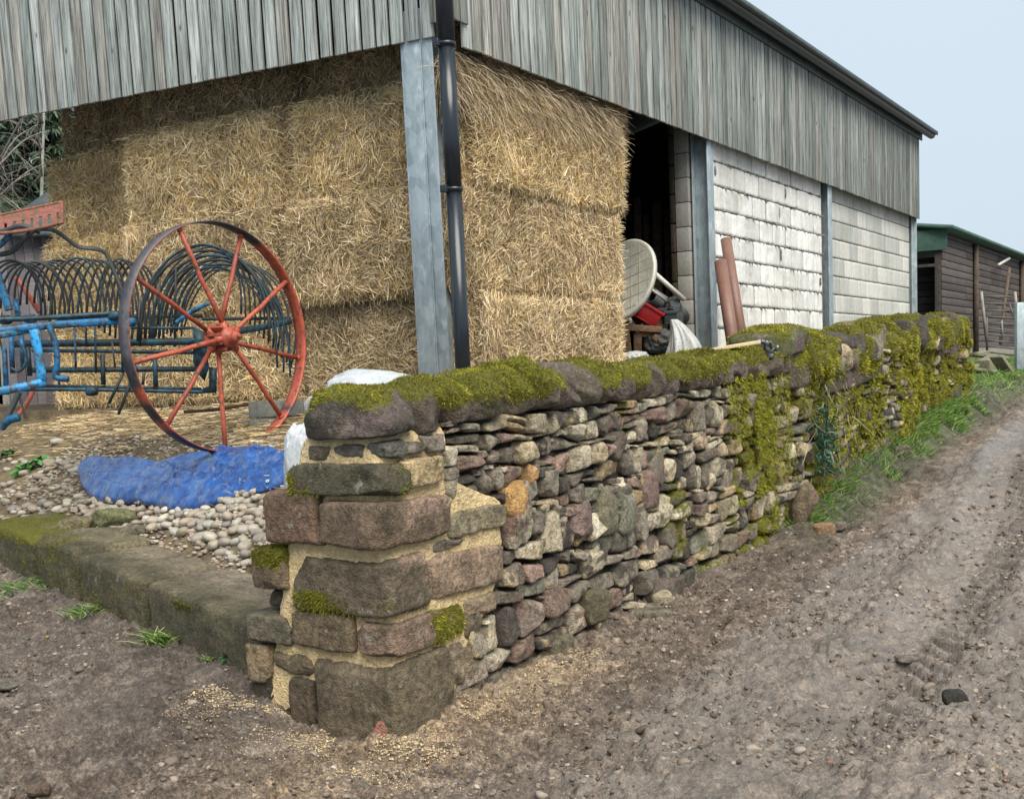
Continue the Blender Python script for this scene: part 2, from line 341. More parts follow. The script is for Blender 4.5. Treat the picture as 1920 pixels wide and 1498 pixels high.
# ---------------------------------------------------------------- ground levels
KP=[(.9,-.75),(-1.12,0),(-3.3,0)]
K0=np.array([-1.16,4.88]); K1=np.array([-3.3,7.2]); KD=unit(K1-K0); KN=np.array([-KD[1],KD[0]]); KN=KN if KN[1]>0 else -KN
def lane_z(x,y):
    """level of the lane before ruts"""
    s=(x-Q[0])*U[0]+(y-Q[1])*U[1]; n=(x-Q[0])*N[0]+(y-Q[1])*N[1]
    zl=np.interp(s,[-6,-3,0,3,5,7,10,15,22,40,400],[-.05,0,0,.1,.17,.42,.62,1.03,1.32,1.4,2.2])
    zl=zl+(1.32-zl)*sstep(0,-2.5,n)*sstep(9.8,11.5,s)
    zl=zl+np.maximum(0,np.interp(s,[3.6,4.8,5.6,7.1,8.7,10.1,12,15],[.12,.30,.44,.68,.80,.92,1.0,1.1])-zl)*sstep(.30,.0,n)*sstep(3.6,5,s)
    k=(x-K0[0])*KD[0]+(y-K0[1])*KD[1]; p=(x-K0[0])*KN[0]+(y-K0[1])*KN[1]
    left=np.interp(k,[-.6,0,3.2,6],[0,.12,.31,.4])*np.interp(p,[-2.2,-1.2,0,.5],[0,.3,1,1])
    zl=np.where((n<.0)&(s<2.5),np.maximum(zl,left),np.maximum(zl,left*np.interp(n,[0,.3],[1,0])))
    return zl,s,n,k,p
def yard_z(x,y):
    k=(x-K0[0])*KD[0]+(y-K0[1])*KD[1]; p=(x-K0[0])*KN[0]+(y-K0[1])*KN[1]
    zk=np.interp(k,[-1,0,3.2,8],[.33,.37,.60,.8])
    t=np.interp(p,[0,.40,.48,.7,1.2,2.0,2.9,6],[-.10,-.07,.02,.22,.64,.86,1.0,1.01])
    return zk+(1.32-zk)*t
def hit(x,y,fz,y0=3.,y1=22.):
    v=ray(x,y); t=np.linspace(y0,y1,6000)/v[1]; P=CAM+t[:,None]*v; h=fz(P[:,0],P[:,1]); i=np.argmax(P[:,2]<h)
    return P[i]
def ground():
    a=np.exp(np.linspace(math.log(1.2),math.log(16),760)); a=np.r_[a,np.exp(np.linspace(math.log(16.3),math.log(500),70))]
    b=np.linspace(-1.3,1.3,900); Y,B=np.meshgrid(a,b,indexing='ij'); X=Y*B; x,y=X.ravel(),Y.ravel()
    z,s,n,k,p=lane_z(x,y); P2=np.c_[x,y]
    near=np.interp(y,[14,30],[1,.0])
    # broken trodden mud
    d=.024*fbm(P2,2.2,4,3)+.026*fbm(P2,8,4,9)
    r=1-np.abs(fbm(P2,14,3,21)); d+=.022*(r-.7)
    d+=.013*fbm(P2,38,3,33)+.012*(1-np.abs(fbm(P2*np.array([1.,1.8]),20,3,91))*3).clip(-.5,1)+.020*sstep(.12,.34,fbm(P2,13,4,51))+.012*sstep(.1,.3,fbm(P2*np.array([1,1.6]),27,3,61))-.022*sstep(.12,.4,fbm(P2,4.2,4,71))
    # wheel ruts with tread ribs along the lane
    for nc,wd,dp in ((2.0,.34,.07),(1.15,.28,.045),(3.6,.3,.05)):
        cc=nc+.12*np.sin(s*.5)+np.interp(s,[-2,3,8,16],[.5,.2,-.05,-.55]); q=np.abs(n-cc); rut=sstep(wd,wd*.4,q)
        rib=np.sin((s+np.where(n>cc,1,-1)*(n-cc)*.9)*2*np.pi/.17); am=sstep(-1.5,2.5,s)
        d=d*(1-.55*rut*am)
        d+=rut*(-dp*am+.036*am*np.tanh(rib*2.)*np.clip(.8+.8*fbm(P2,1.4,2,5),0,1.3))
        d+=.022*am*np.exp(-((q-wd*1.1)/.08)**2)
    # verge bank by the old wall
    vg=sstep(3.6,5.2,s)*sstep(.55,.2,n)*sstep(-1,0,n)
    d+=vg*(.02*fbm(P2,3,3,7))
    d*=near
    z2=z+d
    foot=np.exp(-np.abs(n)/.12)*(s>-.1)*(s<4)*.02; z2+=foot
    sand=np.exp(-(np.maximum(0,np.abs(n-.05)-.05)/.28)**2)*sstep(1.5,.4,np.abs(s-.3))
    sand=np.clip(sand*(1.1+1.0*fbm(P2,7,4,77)),0,1)*.5
    wet=sstep(.35,1.0,n)*np.interp(s,[-2,1,4,30],[.35,.72,1.05,1.05])*(n<4.5)+np.where(n<0,.05,0)+.12
    # ground under grass and right-hand dry bank a little different
    c=np.ones((len(x),3)); c=c*(1+.10*fbm(P2,.8,3,55))[:,None]
    c=c*(1-vg[:,None]*np.array([.55,.4,.6])); c=c*(1-sand[:,None])+sand[:,None]*np.array([2.4,2.2,1.7])
    left=sstep(.0,-.8,n)[:,None]; c=c*(1-left*np.array([.18,.16,.12]))
    na,nb=Y.shape; I=np.arange(na*nb).reshape(na,nb)
    F=np.stack([I[:-1,:-1],I[:-1,1:],I[1:,1:],I[1:,:-1]],-1).reshape(-1,4)
    mb=MB(); mb.add(np.c_[x,y,z2],F,c,wet)
    return tag(mb.build('ground',M['mud']),kind='structure')
ground()
def gz(x,y): return lane_z(np.asarray(x,float),np.asarray(y,float))[0]
# yard behind the kerb and the wall
def yard():
    k=np.arange(-6,34,.05); p=np.r_[np.arange(.05,4,.05),np.arange(4,26,.6)]
    Kk,Pp=np.meshgrid(k,p,indexing='ij'); x=K0[0]+Kk*KD[0]+Pp*KN[0]; y=K0[1]+Kk*KD[1]+Pp*KN[1]
    x,y=x.ravel(),y.ravel()
    n=(x-Q[0])*N[0]+(y-Q[1])*N[1]; s=(x-Q[0])*U[0]+(y-Q[1])*U[1]
    over=np.maximum(0,n+.30); x=x-over*N[0]; y=y-over*N[1]
    z=yard_z(x,y)+.02*fbm(np.c_[x,y],4,4,3); z=np.where(Pp.ravel()<.06,-.2,z)
    na,nb=Kk.shape; I=np.arange(na*nb).reshape(na,nb); F=np.stack([I[:-1,:-1],I[:-1,1:],I[1:,1:],I[1:,:-1]],-1).reshape(-1,4)
    keep=(over[F].min(1)<.01)&(s[F].max(1)<11.2); mb=MB(); mb.add(np.c_[x,y,z],F[keep]); return tag(mb.build('yard_ground',M['yard']),kind='structure')
yard()
# ---------------------------------------------------------------- dry stone wall
rg=np.random.default_rng(7)
GREY=[(.19,.165,.14),(.25,.225,.19),(.15,.135,.115),(.21,.175,.155),(.31,.28,.235),(.18,.18,.15)]
PINK=[(.25,.175,.15),(.31,.22,.19),(.21,.15,.13)]
PALE=[(.46,.42,.33),(.39,.35,.27),(.56,.52,.43),(.45,.38,.27)]
BUFF=[(.40,.30,.17),(.36,.28,.18)]
DARK=[(.06,.055,.05),(.075,.065,.06),(.085,.078,.07)]
def pick(rg,ws):
    pal=[GREY,PINK,PALE,BUFF,DARK][rg.choice(5,p=np.array(ws)/sum(ws))]; return np.array(pal[rg.integers(len(pal))])*rg.uniform(.85,1.2)
zb=lambda s:np.interp(s,[0,1,2.85,3.73,4.8,5.6,7.1,8.7,10.1,10.8],[-.02,.04,.11,.16,.24,.38,.60,.72,.86,.9])
zc=lambda s:np.interp(s,[0,1.5,2.85,4.8,6.85,9.64,10.8],[1.22,1.235,1.26,1.33,1.50,1.61,1.66])
wall=thing('dry_stone_wall','mossy dry stone wall with round cope stones running along the muddy lane','wall',tuple(W(0,0,0)))
WO=W(0,0,0)
def wobble(s): return np.where(s>4.6,.05*np.sin(s*1.9)+.03,0)*sstep(4.4,5.2,s)
def put(mb,P,F,s0,s1,e0,e1,z0,z1,col,moss=0.,rot=0.,tilt=0.,jit=None):
    """map a unit stone into wall frame"""
    c=np.array([(s0+s1)/2,(e0+e1)/2,(z0+z1)/2]); h=np.array([(s1-s0)/2,(e1-e0)/2,(z1-z0)/2]); q=P*h
    ca,sa=math.cos(rot),math.sin(rot); q=np.c_[q[:,0]*ca-q[:,2]*sa,q[:,1],q[:,0]*sa+q[:,2]*ca]
    ca,sa=math.cos(tilt),math.sin(tilt); q=np.c_[q[:,0],q[:,1]*ca-q[:,2]*sa,q[:,1]*sa+q[:,2]*ca]; q+=c
    V=W(0,0,0)+q[:,:1]*U-q[:,1:2]*N+q[:,2:]*Z
    # frame (U,-N,Z) is right handed? flip faces if needed
    mb.add(V,F,col,moss); return V
FLIP=np.dot(np.cross(U,-N),Z)<0
def fl(F): return F[:,::-1] if FLIP else F
mossmb=MB()     # collects every moss tuft of the wall
MOSSC=np.array([(.22,.235,.012),(.32,.32,.018),(.15,.155,.012),(.10,.11,.012),(.38,.34,.03),(.14,.105,.022)])
def tufts(V,F,wv,n,rg,ln=(.006,.016),up=.5,wd=.0035,bright=1.):
    P,Nn,_=sample(V,[F],wv,n,rg)
    if len(P)==0: return
    cen=V.mean(0); out=np.sign(((P-cen)*Nn).sum(1)); Nn=Nn*out[:,None]
    D=Nn+up*Z+rg.normal(size=P.shape)*.45; ll=rg.uniform(*ln,len(P))
    cl=np.clip(.5+.9*fbm(P,11,3,5)+rg.normal(size=len(P))*.22,0,.999); ci=MOSSC[np.array([5,2,5,0,1,4])[(cl*6).astype(int)]]
    blades(mossmb,P-Nn*.002,D,ll,wd,ci*rg.uniform(.7,1.3,(len(P),1))*bright,rg=rg,seg=1,bend=-Z*(ll*.25)[:,None]+0*P)
# quoins and end face: (s0,s1,e0,e1,z0,z1, colour, moss amount, label)
QS=[(-.015,.372,-.018,.41,-.12,.312,(.155,.128,.092),.05,'largest dark corner stone at the foot of the wall end'),
    (-.01,.20,.43,.56,-.05,.20,(.11,.085,.06),.1,None),(.02,.22,.57,.80,-.02,.17,(.06,.05,.038),.15,None),
    (.0,.2,.43,.66,.20,.305,(.16,.13,.09),.1,None),(.0,.2,.68,.81,.15,.32,(.26,.20,.13),.05,None),
    (-.015,.47,-.015,.16,.325,.47,(.22,.16,.125),.2,'pinkish corner stone with bright moss on its lane face'),
    (-.01,.22,.19,.52,.33,.49,(.16,.125,.085),.22,None),(-.01,.2,.54,.79,.33,.46,(.14,.125,.095),.12,None),
    (.05,.2,.56,.70,.48,.55,(.10,.085,.06),.1,None),
    (-.02,.25,-.02,.50,.49,.725,(.145,.118,.088),.25,'dark corner stone with moss across its end face'),
    (.262,.80,-.012,.2,.50,.685,(.29,.215,.165),.18,None),
    (-.005,.2,.54,.73,.56,.74,(.19,.145,.10),.5,None),
    (-.045,.40,-.03,.30,.755,.945,(.155,.115,.083),.12,'reddish brown corner stone tilted out of the fourth course'),
    (-.03,.3,.315,.62,.755,.985,(.165,.11,.082),.08,None),
    (.42,.86,-.005,.2,.735,.85,(.26,.23,.16),.08,None),
    (.30,.52,.0,.2,.70,.745,(.20,.165,.15),0,None),
    (.49,.74,-.01,.2,.37,.47,(.30,.235,.175),0,None),
    (-.03,.015+.13,-.03,.47,.965,1.095,(.09,.082,.058),.38,'dark mossy corner stone with a rounded left end'),
    (.12,.37,-.025,.2,.975,1.10,(.42,.33,.20),0,'sandy buff stone beside the mossy one near the top of the corner'),
    (.02,.14,.10,.26,1.105,1.175,(.15,.135,.12),0,None),(.01,.1,.27,.38,1.10,1.165,(.14,.12,.09),0,None),
    (.03,.14,-.02,.09,1.105,1.18,(.13,.13,.12),0,None),(.15,.27,-.02,.12,1.11,1.165,(.19,.165,.15),0,None),(.28,.42,-.02,.12,1.10,1.19,(.23,.20,.18),0,None),
    (.385,.53,-.0,.14,-.04,.10,(.17,.145,.11),.05,None),(.375,.47,-.005,.14,.11,.30,(.24,.20,.15),0,None),(.48,.58,-.0,.14,.10,.27,(.22,.18,.13),0,None),(.50,.62,.0,.14,.28,.46,(.16,.14,.10),.15,None)]
# mortar bed between the quoins
def mortar():
    V,F=csph(60); P=V/((np.abs(V)**14).sum(1)**(1/14))[:,None]
    s0,s1,e0,e1,z0,z1=.016,.86,.012,.765,-.15,1.215
    q=np.c_[(s0+s1)/2+P[:,0]*(s1-s0)/2,(e0+e1)/2+P[:,1]*(e1-e0)/2,(z0+z1)/2+P[:,2]*(z1-z0)/2]
    # batter on the yard side, stepped lane side
    tz=np.clip(q[:,2]/1.2,0,1); q[:,1]=np.where(q[:,1]>.3,q[:,1]-.33*tz*(q[:,1]-.3)/.46,q[:,1])
    lim=np.interp(q[:,2],[0,.25,.45,.55,.70,.85,1.0,1.2],[.36,.5,.72,.80,.86,.84,.40,.46]); q[:,0]=np.where(q[:,0]>.4,np.minimum(q[:,0],lim),q[:,0])
    q+= (fbm(q,16,4,8)*.010)[:,None]*unitv(P)+(fbm(q,45,3,9)*.009)[:,None]*unitv(P)
    mb=MB(); mb.add(WO+q[:,:1]*U-q[:,1:2]*N+q[:,2:]*Z,fl(F)); return mb.build('mortar_bed',M['mortar'],wall,origin=WO)
mortar()
for i,(s0,s1,e0,e1,z0,z1,c,mo,lab) in enumerate(QS):
    big=(s1-s0)*(z1-z0)>.03 or (e1-e0)*(z1-z0)>.03
    P,F=stone(rg,30 if big else 16,13 if big else 6,10 if big else 7,(.88,.975) if big else (.82,.96),.012 if big else .05,1.3); F=fl(F)
    mb=MB(); col=np.array(c)
    V=put(mb,P,F,s0-.004,s1+.008,e0-.004,e1+.006,z0+.004,z1-.004,col,0.,rot=rg.uniform(-.03,.03))
    V=V+unitv(P)*(fbm(V,7,3,i)*.013+fbm(V,28,3,i+9)*.008)[:,None]; mb.v=[V]
    n=unitv(P); ms=np.clip(mo*1.6*(.55+1.2*fbm(V,5,3,i*3+1))+.25*mo*np.clip(n[:,2],0,1),0,1)
    if i==5: ms=sstep(.1,.5,P[:,0]*.9+.25+.9*fbm(V,13,3,5))*sstep(.0,.4,.25+fbm(V,17,3,8)+.5*P[:,0])*(n[:,1]<-.3)
    if i==11: ms=sstep(.1,.6,P[:,2]+.9*fbm(V,13,3,5))
    if i==17: ms=sstep(.3,.9,P[:,1]*.8+.9*fbm(V,12,3,5)-.3*P[:,2])*.9+ms*.6
    if i in (9,): ms=ms*sstep(.3,-.6,P[:,2])*1.9
    colv=np.repeat(col[None],len(V),0)
    if lab and 'pink' not in lab and c[0]<.14 and c[0]>.1:   # pink fresh faces on some stones
        k=sstep(.35,.5,fbm(V,6,3,i)+.15*(P[:,0]))[:,None]; colv=colv*(1-k)+k*np.array([.24,.165,.135])
    if i in(9,12): 
        k=(sstep(-.55,-.2,P[:,0]-.0)*sstep(-.2,-.8,P[:,1])*sstep(-.1,.5,P[:,2]+fbm(V,9,3,4)))[:,None]; colv=colv*(1-k)+k*np.array([.30,.215,.175])
    mb.c=[colv]; mb.m=[ms]
    o=mb.build('quoin_stone',M['stone'],wall,origin=WO)
    if lab: o['label']=lab
    n_t=int(26000*(ms>.4).mean()*((s1-s0)+(e1-e0))*(z1-z0)*4)
    if n_t>30: tufts(V,F,np.clip(ms-.3,0,1),min(n_t,6000),rg,(.006,.02),.3,bright=1.15 if i==5 else .55)
# field stones
fs=MB(); NR=13
frac=np.cumsum([0]+[1.4,1.3,1.2,1.15,1.05,1.0,1.0,.95,.9,.85,.85,.8,.75]); frac/=frac[-1]
def zrow(k,s): 
    b=zb(s)-.07; t=zc(s)
    wv=.022*math.sin(s*2.3+k*1.7)+.020*math.sin(s*6.1+k*2.9)+.012*math.sin(s*13.7+k*5.3) if 0<k<NR else 0
    return b+(t-b)*frac[k]+wv
def fieldstone(c4,e0,dep,mossy,ws,big=False):
    (sa,za),(sb,zb_),(sc,zc_),(sd_,zd)=c4   # bl br tr tl
    n=12 if sa<3.5 else (9 if sa<5.5 else 6)
    P,F=stone(rg,n,rg.uniform(4.5,9),int(rg.integers(5,10)),(.72,.94),.05,1.5); F=fl(F)
    u=(P[:,0]+1)/2; v=(P[:,2]+1)/2
    s=(sa*(1-u)+sb*u)*(1-v)+(sd_*(1-u)+sc*u)*v; z=(za*(1-u)+zb_*u)*(1-v)+(zd*(1-u)+zc_*u)*v
    tl=rg.uniform(-.18,.18); e=e0+dep/2+P[:,1]*dep/2+P[:,0]*tl*(sb-sa)*.6+P[:,2]*rg.uniform(-.12,.12)*(zd-za)
    V=W(0,0,0)+s[:,None]*U-e[:,None]*N+z[:,None]*Z
    V=V+unitv(P)*(fbm(V,22,3,7)*.009)[:,None]
    col=pick(rg,ws); nn=unitv(P)
    ms=np.clip(mossy*(.6+1.4*fbm(V,3.5,3,12))+mossy*.5*np.clip(nn[:,2],0,1),0,1)
    cv=np.repeat(col[None],len(V),0)
    if rg.random()<.5:
        kk=sstep(.05,.2,fbm(V,14,3,int(rg.integers(99))))[:,None]; cv=cv*(1-kk)+kk*pick(rg,[1,1,3,1,1])
    fs.add(V,F,cv,ms)
    if ms.max()>.45:
        area=(sb-sa)*(zd-za); nt_=int(area*60000*np.clip(ms-.35,0,1).mean()*2.2)
        if nt_>8 : tufts(V,F,np.clip(ms-.35,0,1),min(nt_,1500),rg,(.007,.02) if sa<5 else (.012,.03),.15,.0035 if sa<5 else .006)
def mossfield(s,zf):
    """how mossy the face is: hanging curtains near s=3.6..4.6 and most of the old length"""
    a=math.exp(-((s-3.95)/.38)**2)*1.15
    b=.95*float(sstep(4.4,5.1,s))
    c=.10+.35*float(fbm(np.array([[s*1.7,zf*2,0]]),1.3,3,9)[0]>.12)*(1 if s<3.4 else 1.3)
    return max(a,b+.25*max(0,float(fbm(np.array([[s*2,zf*3,4.]]),1.,3,2)[0])),c*.8 if zf<.6 or s>2 else .12)
qedge=lambda zf,s:0
for k in range(NR):
    zm=(frac[k]+frac[k+1])/2*1.22
    s=np.interp(zm,[0,.28,.30,.36,.46,.50,.69,.72,.86,.95,.96,1.10,1.11,1.25],[.38,.38,.48,.75,.75,.82,.82,.88,.88,.42,.39,.39,.44,.44])+.012
    while s<10.6:
        old=s>4.7; wdt=rg.uniform(.085,.25)*(1.25 if k<4 else .9)*(1.1 if old else 1)
        if rg.random()<.12: wdt*=1.5
        s1=s+wdt; g=.006; j=lambda a:a+rg.uniform(-.012,.012)
        bl=(s+g+rg.uniform(-.008,.008),zrow(k,s)+g*.6); br=(s1-g,zrow(k,s1)+g*.6); tr=(j(s1)-g,zrow(k+1,s1)-g*.6+rg.uniform(-.022,.012)); tl=(j(s)+g,zrow(k+1,s)-g*.6+rg.uniform(-.022,.012))
        zf=(k+.5)/NR; mo=mossfield(s,zf)
        ws=[6,1.6 if s<3 else .6,2.0 if s<1.6 else 4.4,.6,1.2] if not old else [6,.5,4.5,.4,2]
        if k<3: ws=[7,1.6,1.8,.4,1.8]
        e0=rg.uniform(-.012,.022)+(rg.uniform(-.03,.03) if old else 0)-float(wobble(np.array(s)))-(.03*(1-zf) if old else 0)
        dep=rg.uniform(.11,.16)
        if rg.random()<.14 and 1<k<NR-2:
            x_=rg.uniform(.3,.8)*(zrow(k+2,s)-zrow(k+1,s)); tr=(tr[0],tr[1]+x_); tl=(tl[0],tl[1]+x_*rg.uniform(.7,1.2)); e0-=.02
        if rg.random()<.12 and wdt>.08:
            f=rg.uniform(.35,.65); ml=(tl[0]*f+bl[0]*(1-f),tl[1]*f+bl[1]*(1-f)); mr=(tr[0]*f+br[0]*(1-f),tr[1]*f+br[1]*(1-f))
            fieldstone((bl,br,(mr[0],mr[1]-.003),(ml[0],ml[1]-.003)),e0,dep,mo,ws); fieldstone(((ml[0],ml[1]+.003),(mr[0],mr[1]+.003),tr,tl),e0+.01,dep,mo,ws)
        else: fieldstone((bl,br,tr,tl),e0,dep,mo,ws)
        # small chip pinned in the joint
        if rg.random()<.22:
            q=rg.uniform(.012,.024); zz=zrow(k+1,s1)-rg.uniform(0,.03)
            fieldstone(((s1-q,zz-q*.7),(s1+q,zz-q*.7),(s1+q,zz+q*.7),(s1-q,zz+q*.7)),e0+.005,.06,mo*.5,[3,1,4,.4,1])
        s=s1
# the broken orange-buff stone and a few odd large ones
for (s0,s1,z0,z1,col,e0) in [(.875,1.06,.76,.93,(.50,.31,.13),-.035),(1.04,1.10,.90,1.0,(.48,.30,.15),-.03),(1.72,1.92,.55,.80,(.19,.18,.13),-.02),(1.92,2.12,.52,.80,(.21,.21,.17),-.025),
      (1.45,1.66,.58,.76,(.19,.14,.135),-.02),(2.2,2.42,.62,.85,(.20,.14,.13),-.02),(1.9,2.05,.93,1.09,(.12,.10,.09),-.02),(1.55,1.80,.12,.30,(.12,.11,.07),-.03),(2.3,2.75,.05,.22,(.14,.115,.10),-.035),(1.2,1.42,-.02,.14,(.15,.14,.10),-.03)]:
    P,F=stone(rg,11,4.5,8,(.74,.93),.06); mb_=fs; V=put(fs,P,fl(F),s0,s1,e0,e0+.16,z0,z1,np.array(col),rg.choice([0,.1,.2]),rot=rg.uniform(-.1,.1))
fs.build('walling_stones',M['stone'],wall,origin=WO)
# rough back face and dark heart of the wall
bk=MB()
for k in range(6):
    s=.5
    while s<10.6:
        w2=rg.uniform(.14,.3); b=zb(s)+.0; t=zc(s); z0=b+(t-b)*k/6; z1=b+(t-b)*(k+1)/6
        P,F=stone(rg,4,5,5); put(bk,P,fl(F),s+.005,s+w2-.005,.42,.6,z0+.004,z1-.004,pick(rg,[4,1,2,0,2]),.3); s+=w2
bk.build('back_stones',M['stone'],wall,origin=WO)
co=MB(); ss=np.linspace(.8,10.55,60)
for a,b in zip(ss[:-1],ss[1:]):
    box(co,W(0,0,0),U,-N,Z,a,b+.001,.06-float(wobble(np.array(a))),.5,float(zb(a))-.15,float(min(zc(a),zc(b)))-.01,bev=.0)
co.build('wall_core',M['core'],wall,origin=WO)
# cope stones
def cope(s0,s1,h,e0=-.05,e1=.46,col=(.085,.075,.065),mo=.7,zoff=0.,tilt=0.,n=18,k=2.6,lab=None,lift=0.,rot=0.,tuft=1.,brt=1.):
    P,F=stone(rg,n,k+.4,8,(.76,.95),.06,1.4); F=fl(F)
    P=P.copy(); P[:,2]=np.where(P[:,2]<-.45,-.45+(P[:,2]+.45)*.18,P[:,2]); P[:,2]=(P[:,2]+.55)/1.55*2-1
    sm=(s0+s1)/2; zz=float(zc(sm))+zoff+lift; mb=MB()
    V=put(mb,P,F,s0,s1,e0,e1,zz,zz+h,np.array(col),0.,rot=tilt,tilt=rot)
    nn=unitv(P*np.array([1,1,1.])); a=np.clip(nn[:,2]*.9+.35,0,1); f=fbm(V,3.2,3,31)
    ms=np.clip(mo*(a*1.1+1.2*f)+.12*mo,0,1)*sstep(-.75,-.2,P[:,2])*(.25+.75*sstep(1.,.72,np.abs(P[:,0])))
    V=V+unitv(P)*(fbm(V,8,3,17)*.014+fbm(V,30,3,18)*.005)[:,None]
    V2=V+unitv(V-V.mean(0))*(np.clip(ms-.35,0,1)*.024*(1+1.2*fbm(V,24,3,6)))[:,None]
    mb.v=[V2]; mb.m=[ms]
    cv=np.repeat(np.array(col)[None],len(V),0); kk=sstep(.05,.35,fbm(V,4,3,44))[:,None]; cv=cv*(1-kk)+kk*np.array([.13,.105,.10]); mb.c=[cv]
    o=mb.build('cope_stone',M['stone'],wall,origin=WO)
    if lab: o['label']=lab
    d=1 if s0<3 else (.8 if s0<5.5 else .55)
    nt_=int(tuft*d*90000*(s1-s0)*h*np.clip(ms-.3,0,1).mean()*3.2+10)
    wl=(.008,.02) if s0<3 else ((.01,.026) if s0<5.5 else (.016,.036))
    tufts(V2,F,np.clip(ms-.35,0,1)**.7,min(nt_,9000),rg,wl,.25,.0038 if s0<3 else (.005 if s0<5.5 else .009),bright=brt)
cope(-.05,.27,.20,-.04,.42,(.085,.072,.062),.52,zoff=-.03,tilt=.08,n=30,k=2.2,lab='large bare dark cope stone at the near end of the wall',brt=.8)
cope(.24,.46,.20,-.03,.43,(.09,.073,.06),.5,zoff=-.035,tilt=.2,n=24,k=2.3,brt=.7)
cope(.43,.62,.20,-.05,.44,(.10,.08,.06),.85,zoff=-.01,tilt=.3,n=24,k=2.1,brt=.85)
cope(.62,.93,.195,-.06,.45,(.09,.078,.055),.85,tilt=.2,n=26,k=2.2,brt=.85)
s=.94; i=0
cs=[(.23,.95),(.21,.8),(.20,.45),(.21,.2),(.24,.95),(.20,.8),(.22,.9),(.21,.5),(.24,.95),(.22,1.),(.21,.9),(.20,.5),(.24,1.05),(.22,.7),(.24,.9),(.21,1.),(.23,.6),(.24,1.05),(.23,.9)]
for wd_,mo in cs:
    if s>4.62: break
    cope(s,s+wd_*.93,.215+rg.uniform(-.035,.03),-.05+rg.uniform(-.02,.012),.44,np.array((.12,.102,.08))*rg.uniform(.75,1.25),mo,tilt=rg.uniform(.10,.38),k=rg.uniform(1.8,2.2),n=22,brt=.82); s+=wd_*.93
END1=s
# leaning bare stone that closes the rebuilt length
cope(4.58,4.82,.24,-.03,.42,(.10,.085,.07),.05,tilt=.3,k=4)
# old, tumbled cope
def pz(x,y): 
    P=onpl(x,y,W(0,.1,0),N); return (P-Q)@U,P[2]
for (x0,x1,y0,y1,col,mo,kk,lab) in [(1425,1490,614,665,(.10,.11,.045),.45,5,'flat green upright stone standing on the old cope'),(1478,1540,625,700,(.08,.07,.05),.85,3,None),
     (1508,1556,665,740,(.09,.08,.06),.7,3,None),(1440,1515,650,730,(.09,.08,.055),.8,3,None),
     (1550,1612,622,664,(.075,.065,.06),.08,3.5,'bare dark boulder resting on top of the old wall'),(1548,1650,658,716,(.07,.065,.05),.9,2.8,'big boulder capped with thick moss on the old wall'),
     (1600,1672,636,690,(.08,.075,.06),.95,2.8,None),(1640,1700,628,680,(.08,.075,.06),.9,3,None),(1660,1715,622,668,(.08,.075,.06),.95,3,None),(1690,1738,624,665,(.08,.07,.06),.9,3,None),
     (1715,1752,620,660,(.08,.075,.06),.85,3,None),(1728,1772,610,636,(.08,.075,.06),.95,4,'flat mossy stone capping the far end of the wall'),(1740,1762,632,665,(.12,.11,.10),.1,3,None),(1757,1788,630,668,(.12,.105,.085),.3,4,None),
     (1500,1560,636,676,(.08,.075,.06),.75,3,None)]:
    a,_=pz(x0,(y0+y1)/2); b,_=pz(x1,(y0+y1)/2); _,zt=pz((x0+x1)/2,y0); _,zl=pz((x0+x1)/2,y1); sm=(a+b)/2
    cope(a,b,zt-zl,-.05,.38,col,mo,zoff=zl-float(zc(sm)),tilt=rg.uniform(-.1,.15),n=14,k=kk,lab=lab)
# fill under the tumbled cope
def fillers():
    mb=MB()
    s=4.75
    while s<10.5:
        w2=rg.uniform(.12,.26); P,F=stone(rg,9,4,7,(.7,.93),.06); F=fl(F); z=float(zc(s)); mo=rg.uniform(.65,1.2)
        V=put(mb,P,F,s,s+w2,-.10+rg.uniform(-.04,.04),.4,z-.12,z+rg.uniform(.04,.29),pick(rg,[4,.5,2,.2,3]),0.,rot=rg.uniform(-.3,.3))
        ms=np.clip(mo*(.7+1.2*fbm(V,4,3,2)),0,1); mb.m[-1]=ms
        tufts(V,F,np.clip(ms-.35,0,1),int(1500*mo),rg,(.012,.03),.2,.007); s+=w2*.9
    mb.build('top_course_stones',M['stone'],wall,origin=WO)
fillers()
# hanging moss curtain on the face
def curtain():
    n=30000; s=np.r_[rg.normal(3.95,.27,14000),4.5+6*rg.random(16000)**1.3]; t=rg.random(n); z=zb(s)+.35*(s<4.6)+(zc(s)-zb(s)-.3*(s<4.6))*t
    e=-.008-.035*np.clip(.5+fbm(np.c_[s,z,s*0],9,2,5),0,1)*rg.uniform(.5,1,n)-wobble(s); f=fbm(np.c_[s*1.0,z*.6,s*0],4.5,3,18); k=f>np.where(s<4.6,-.18,.06); s,z,e=s[k],z[k],e[k]; n=len(s)
    P=W(0,0,0)+s[:,None]*U-e[:,None]*N+z[:,None]*Z; D=N*.8-Z*.35+rg.normal(size=(n,3))*.5; ll=rg.uniform(.008,.022,n)
    blades(mossmb,P,D,ll,np.where(s<5,.005,.007),MOSSC[rg.choice([0,1,0,2,3,2,5],n)]*rg.uniform(.7,1.2,(n,1)),rg=rg,seg=1,bend=-Z*(ll*.5)[:,None])
curtain()
mo_o=mossmb.build('moss',M['moss'],wall,origin=WO,smooth=False); mo_o['kind']='stuff'
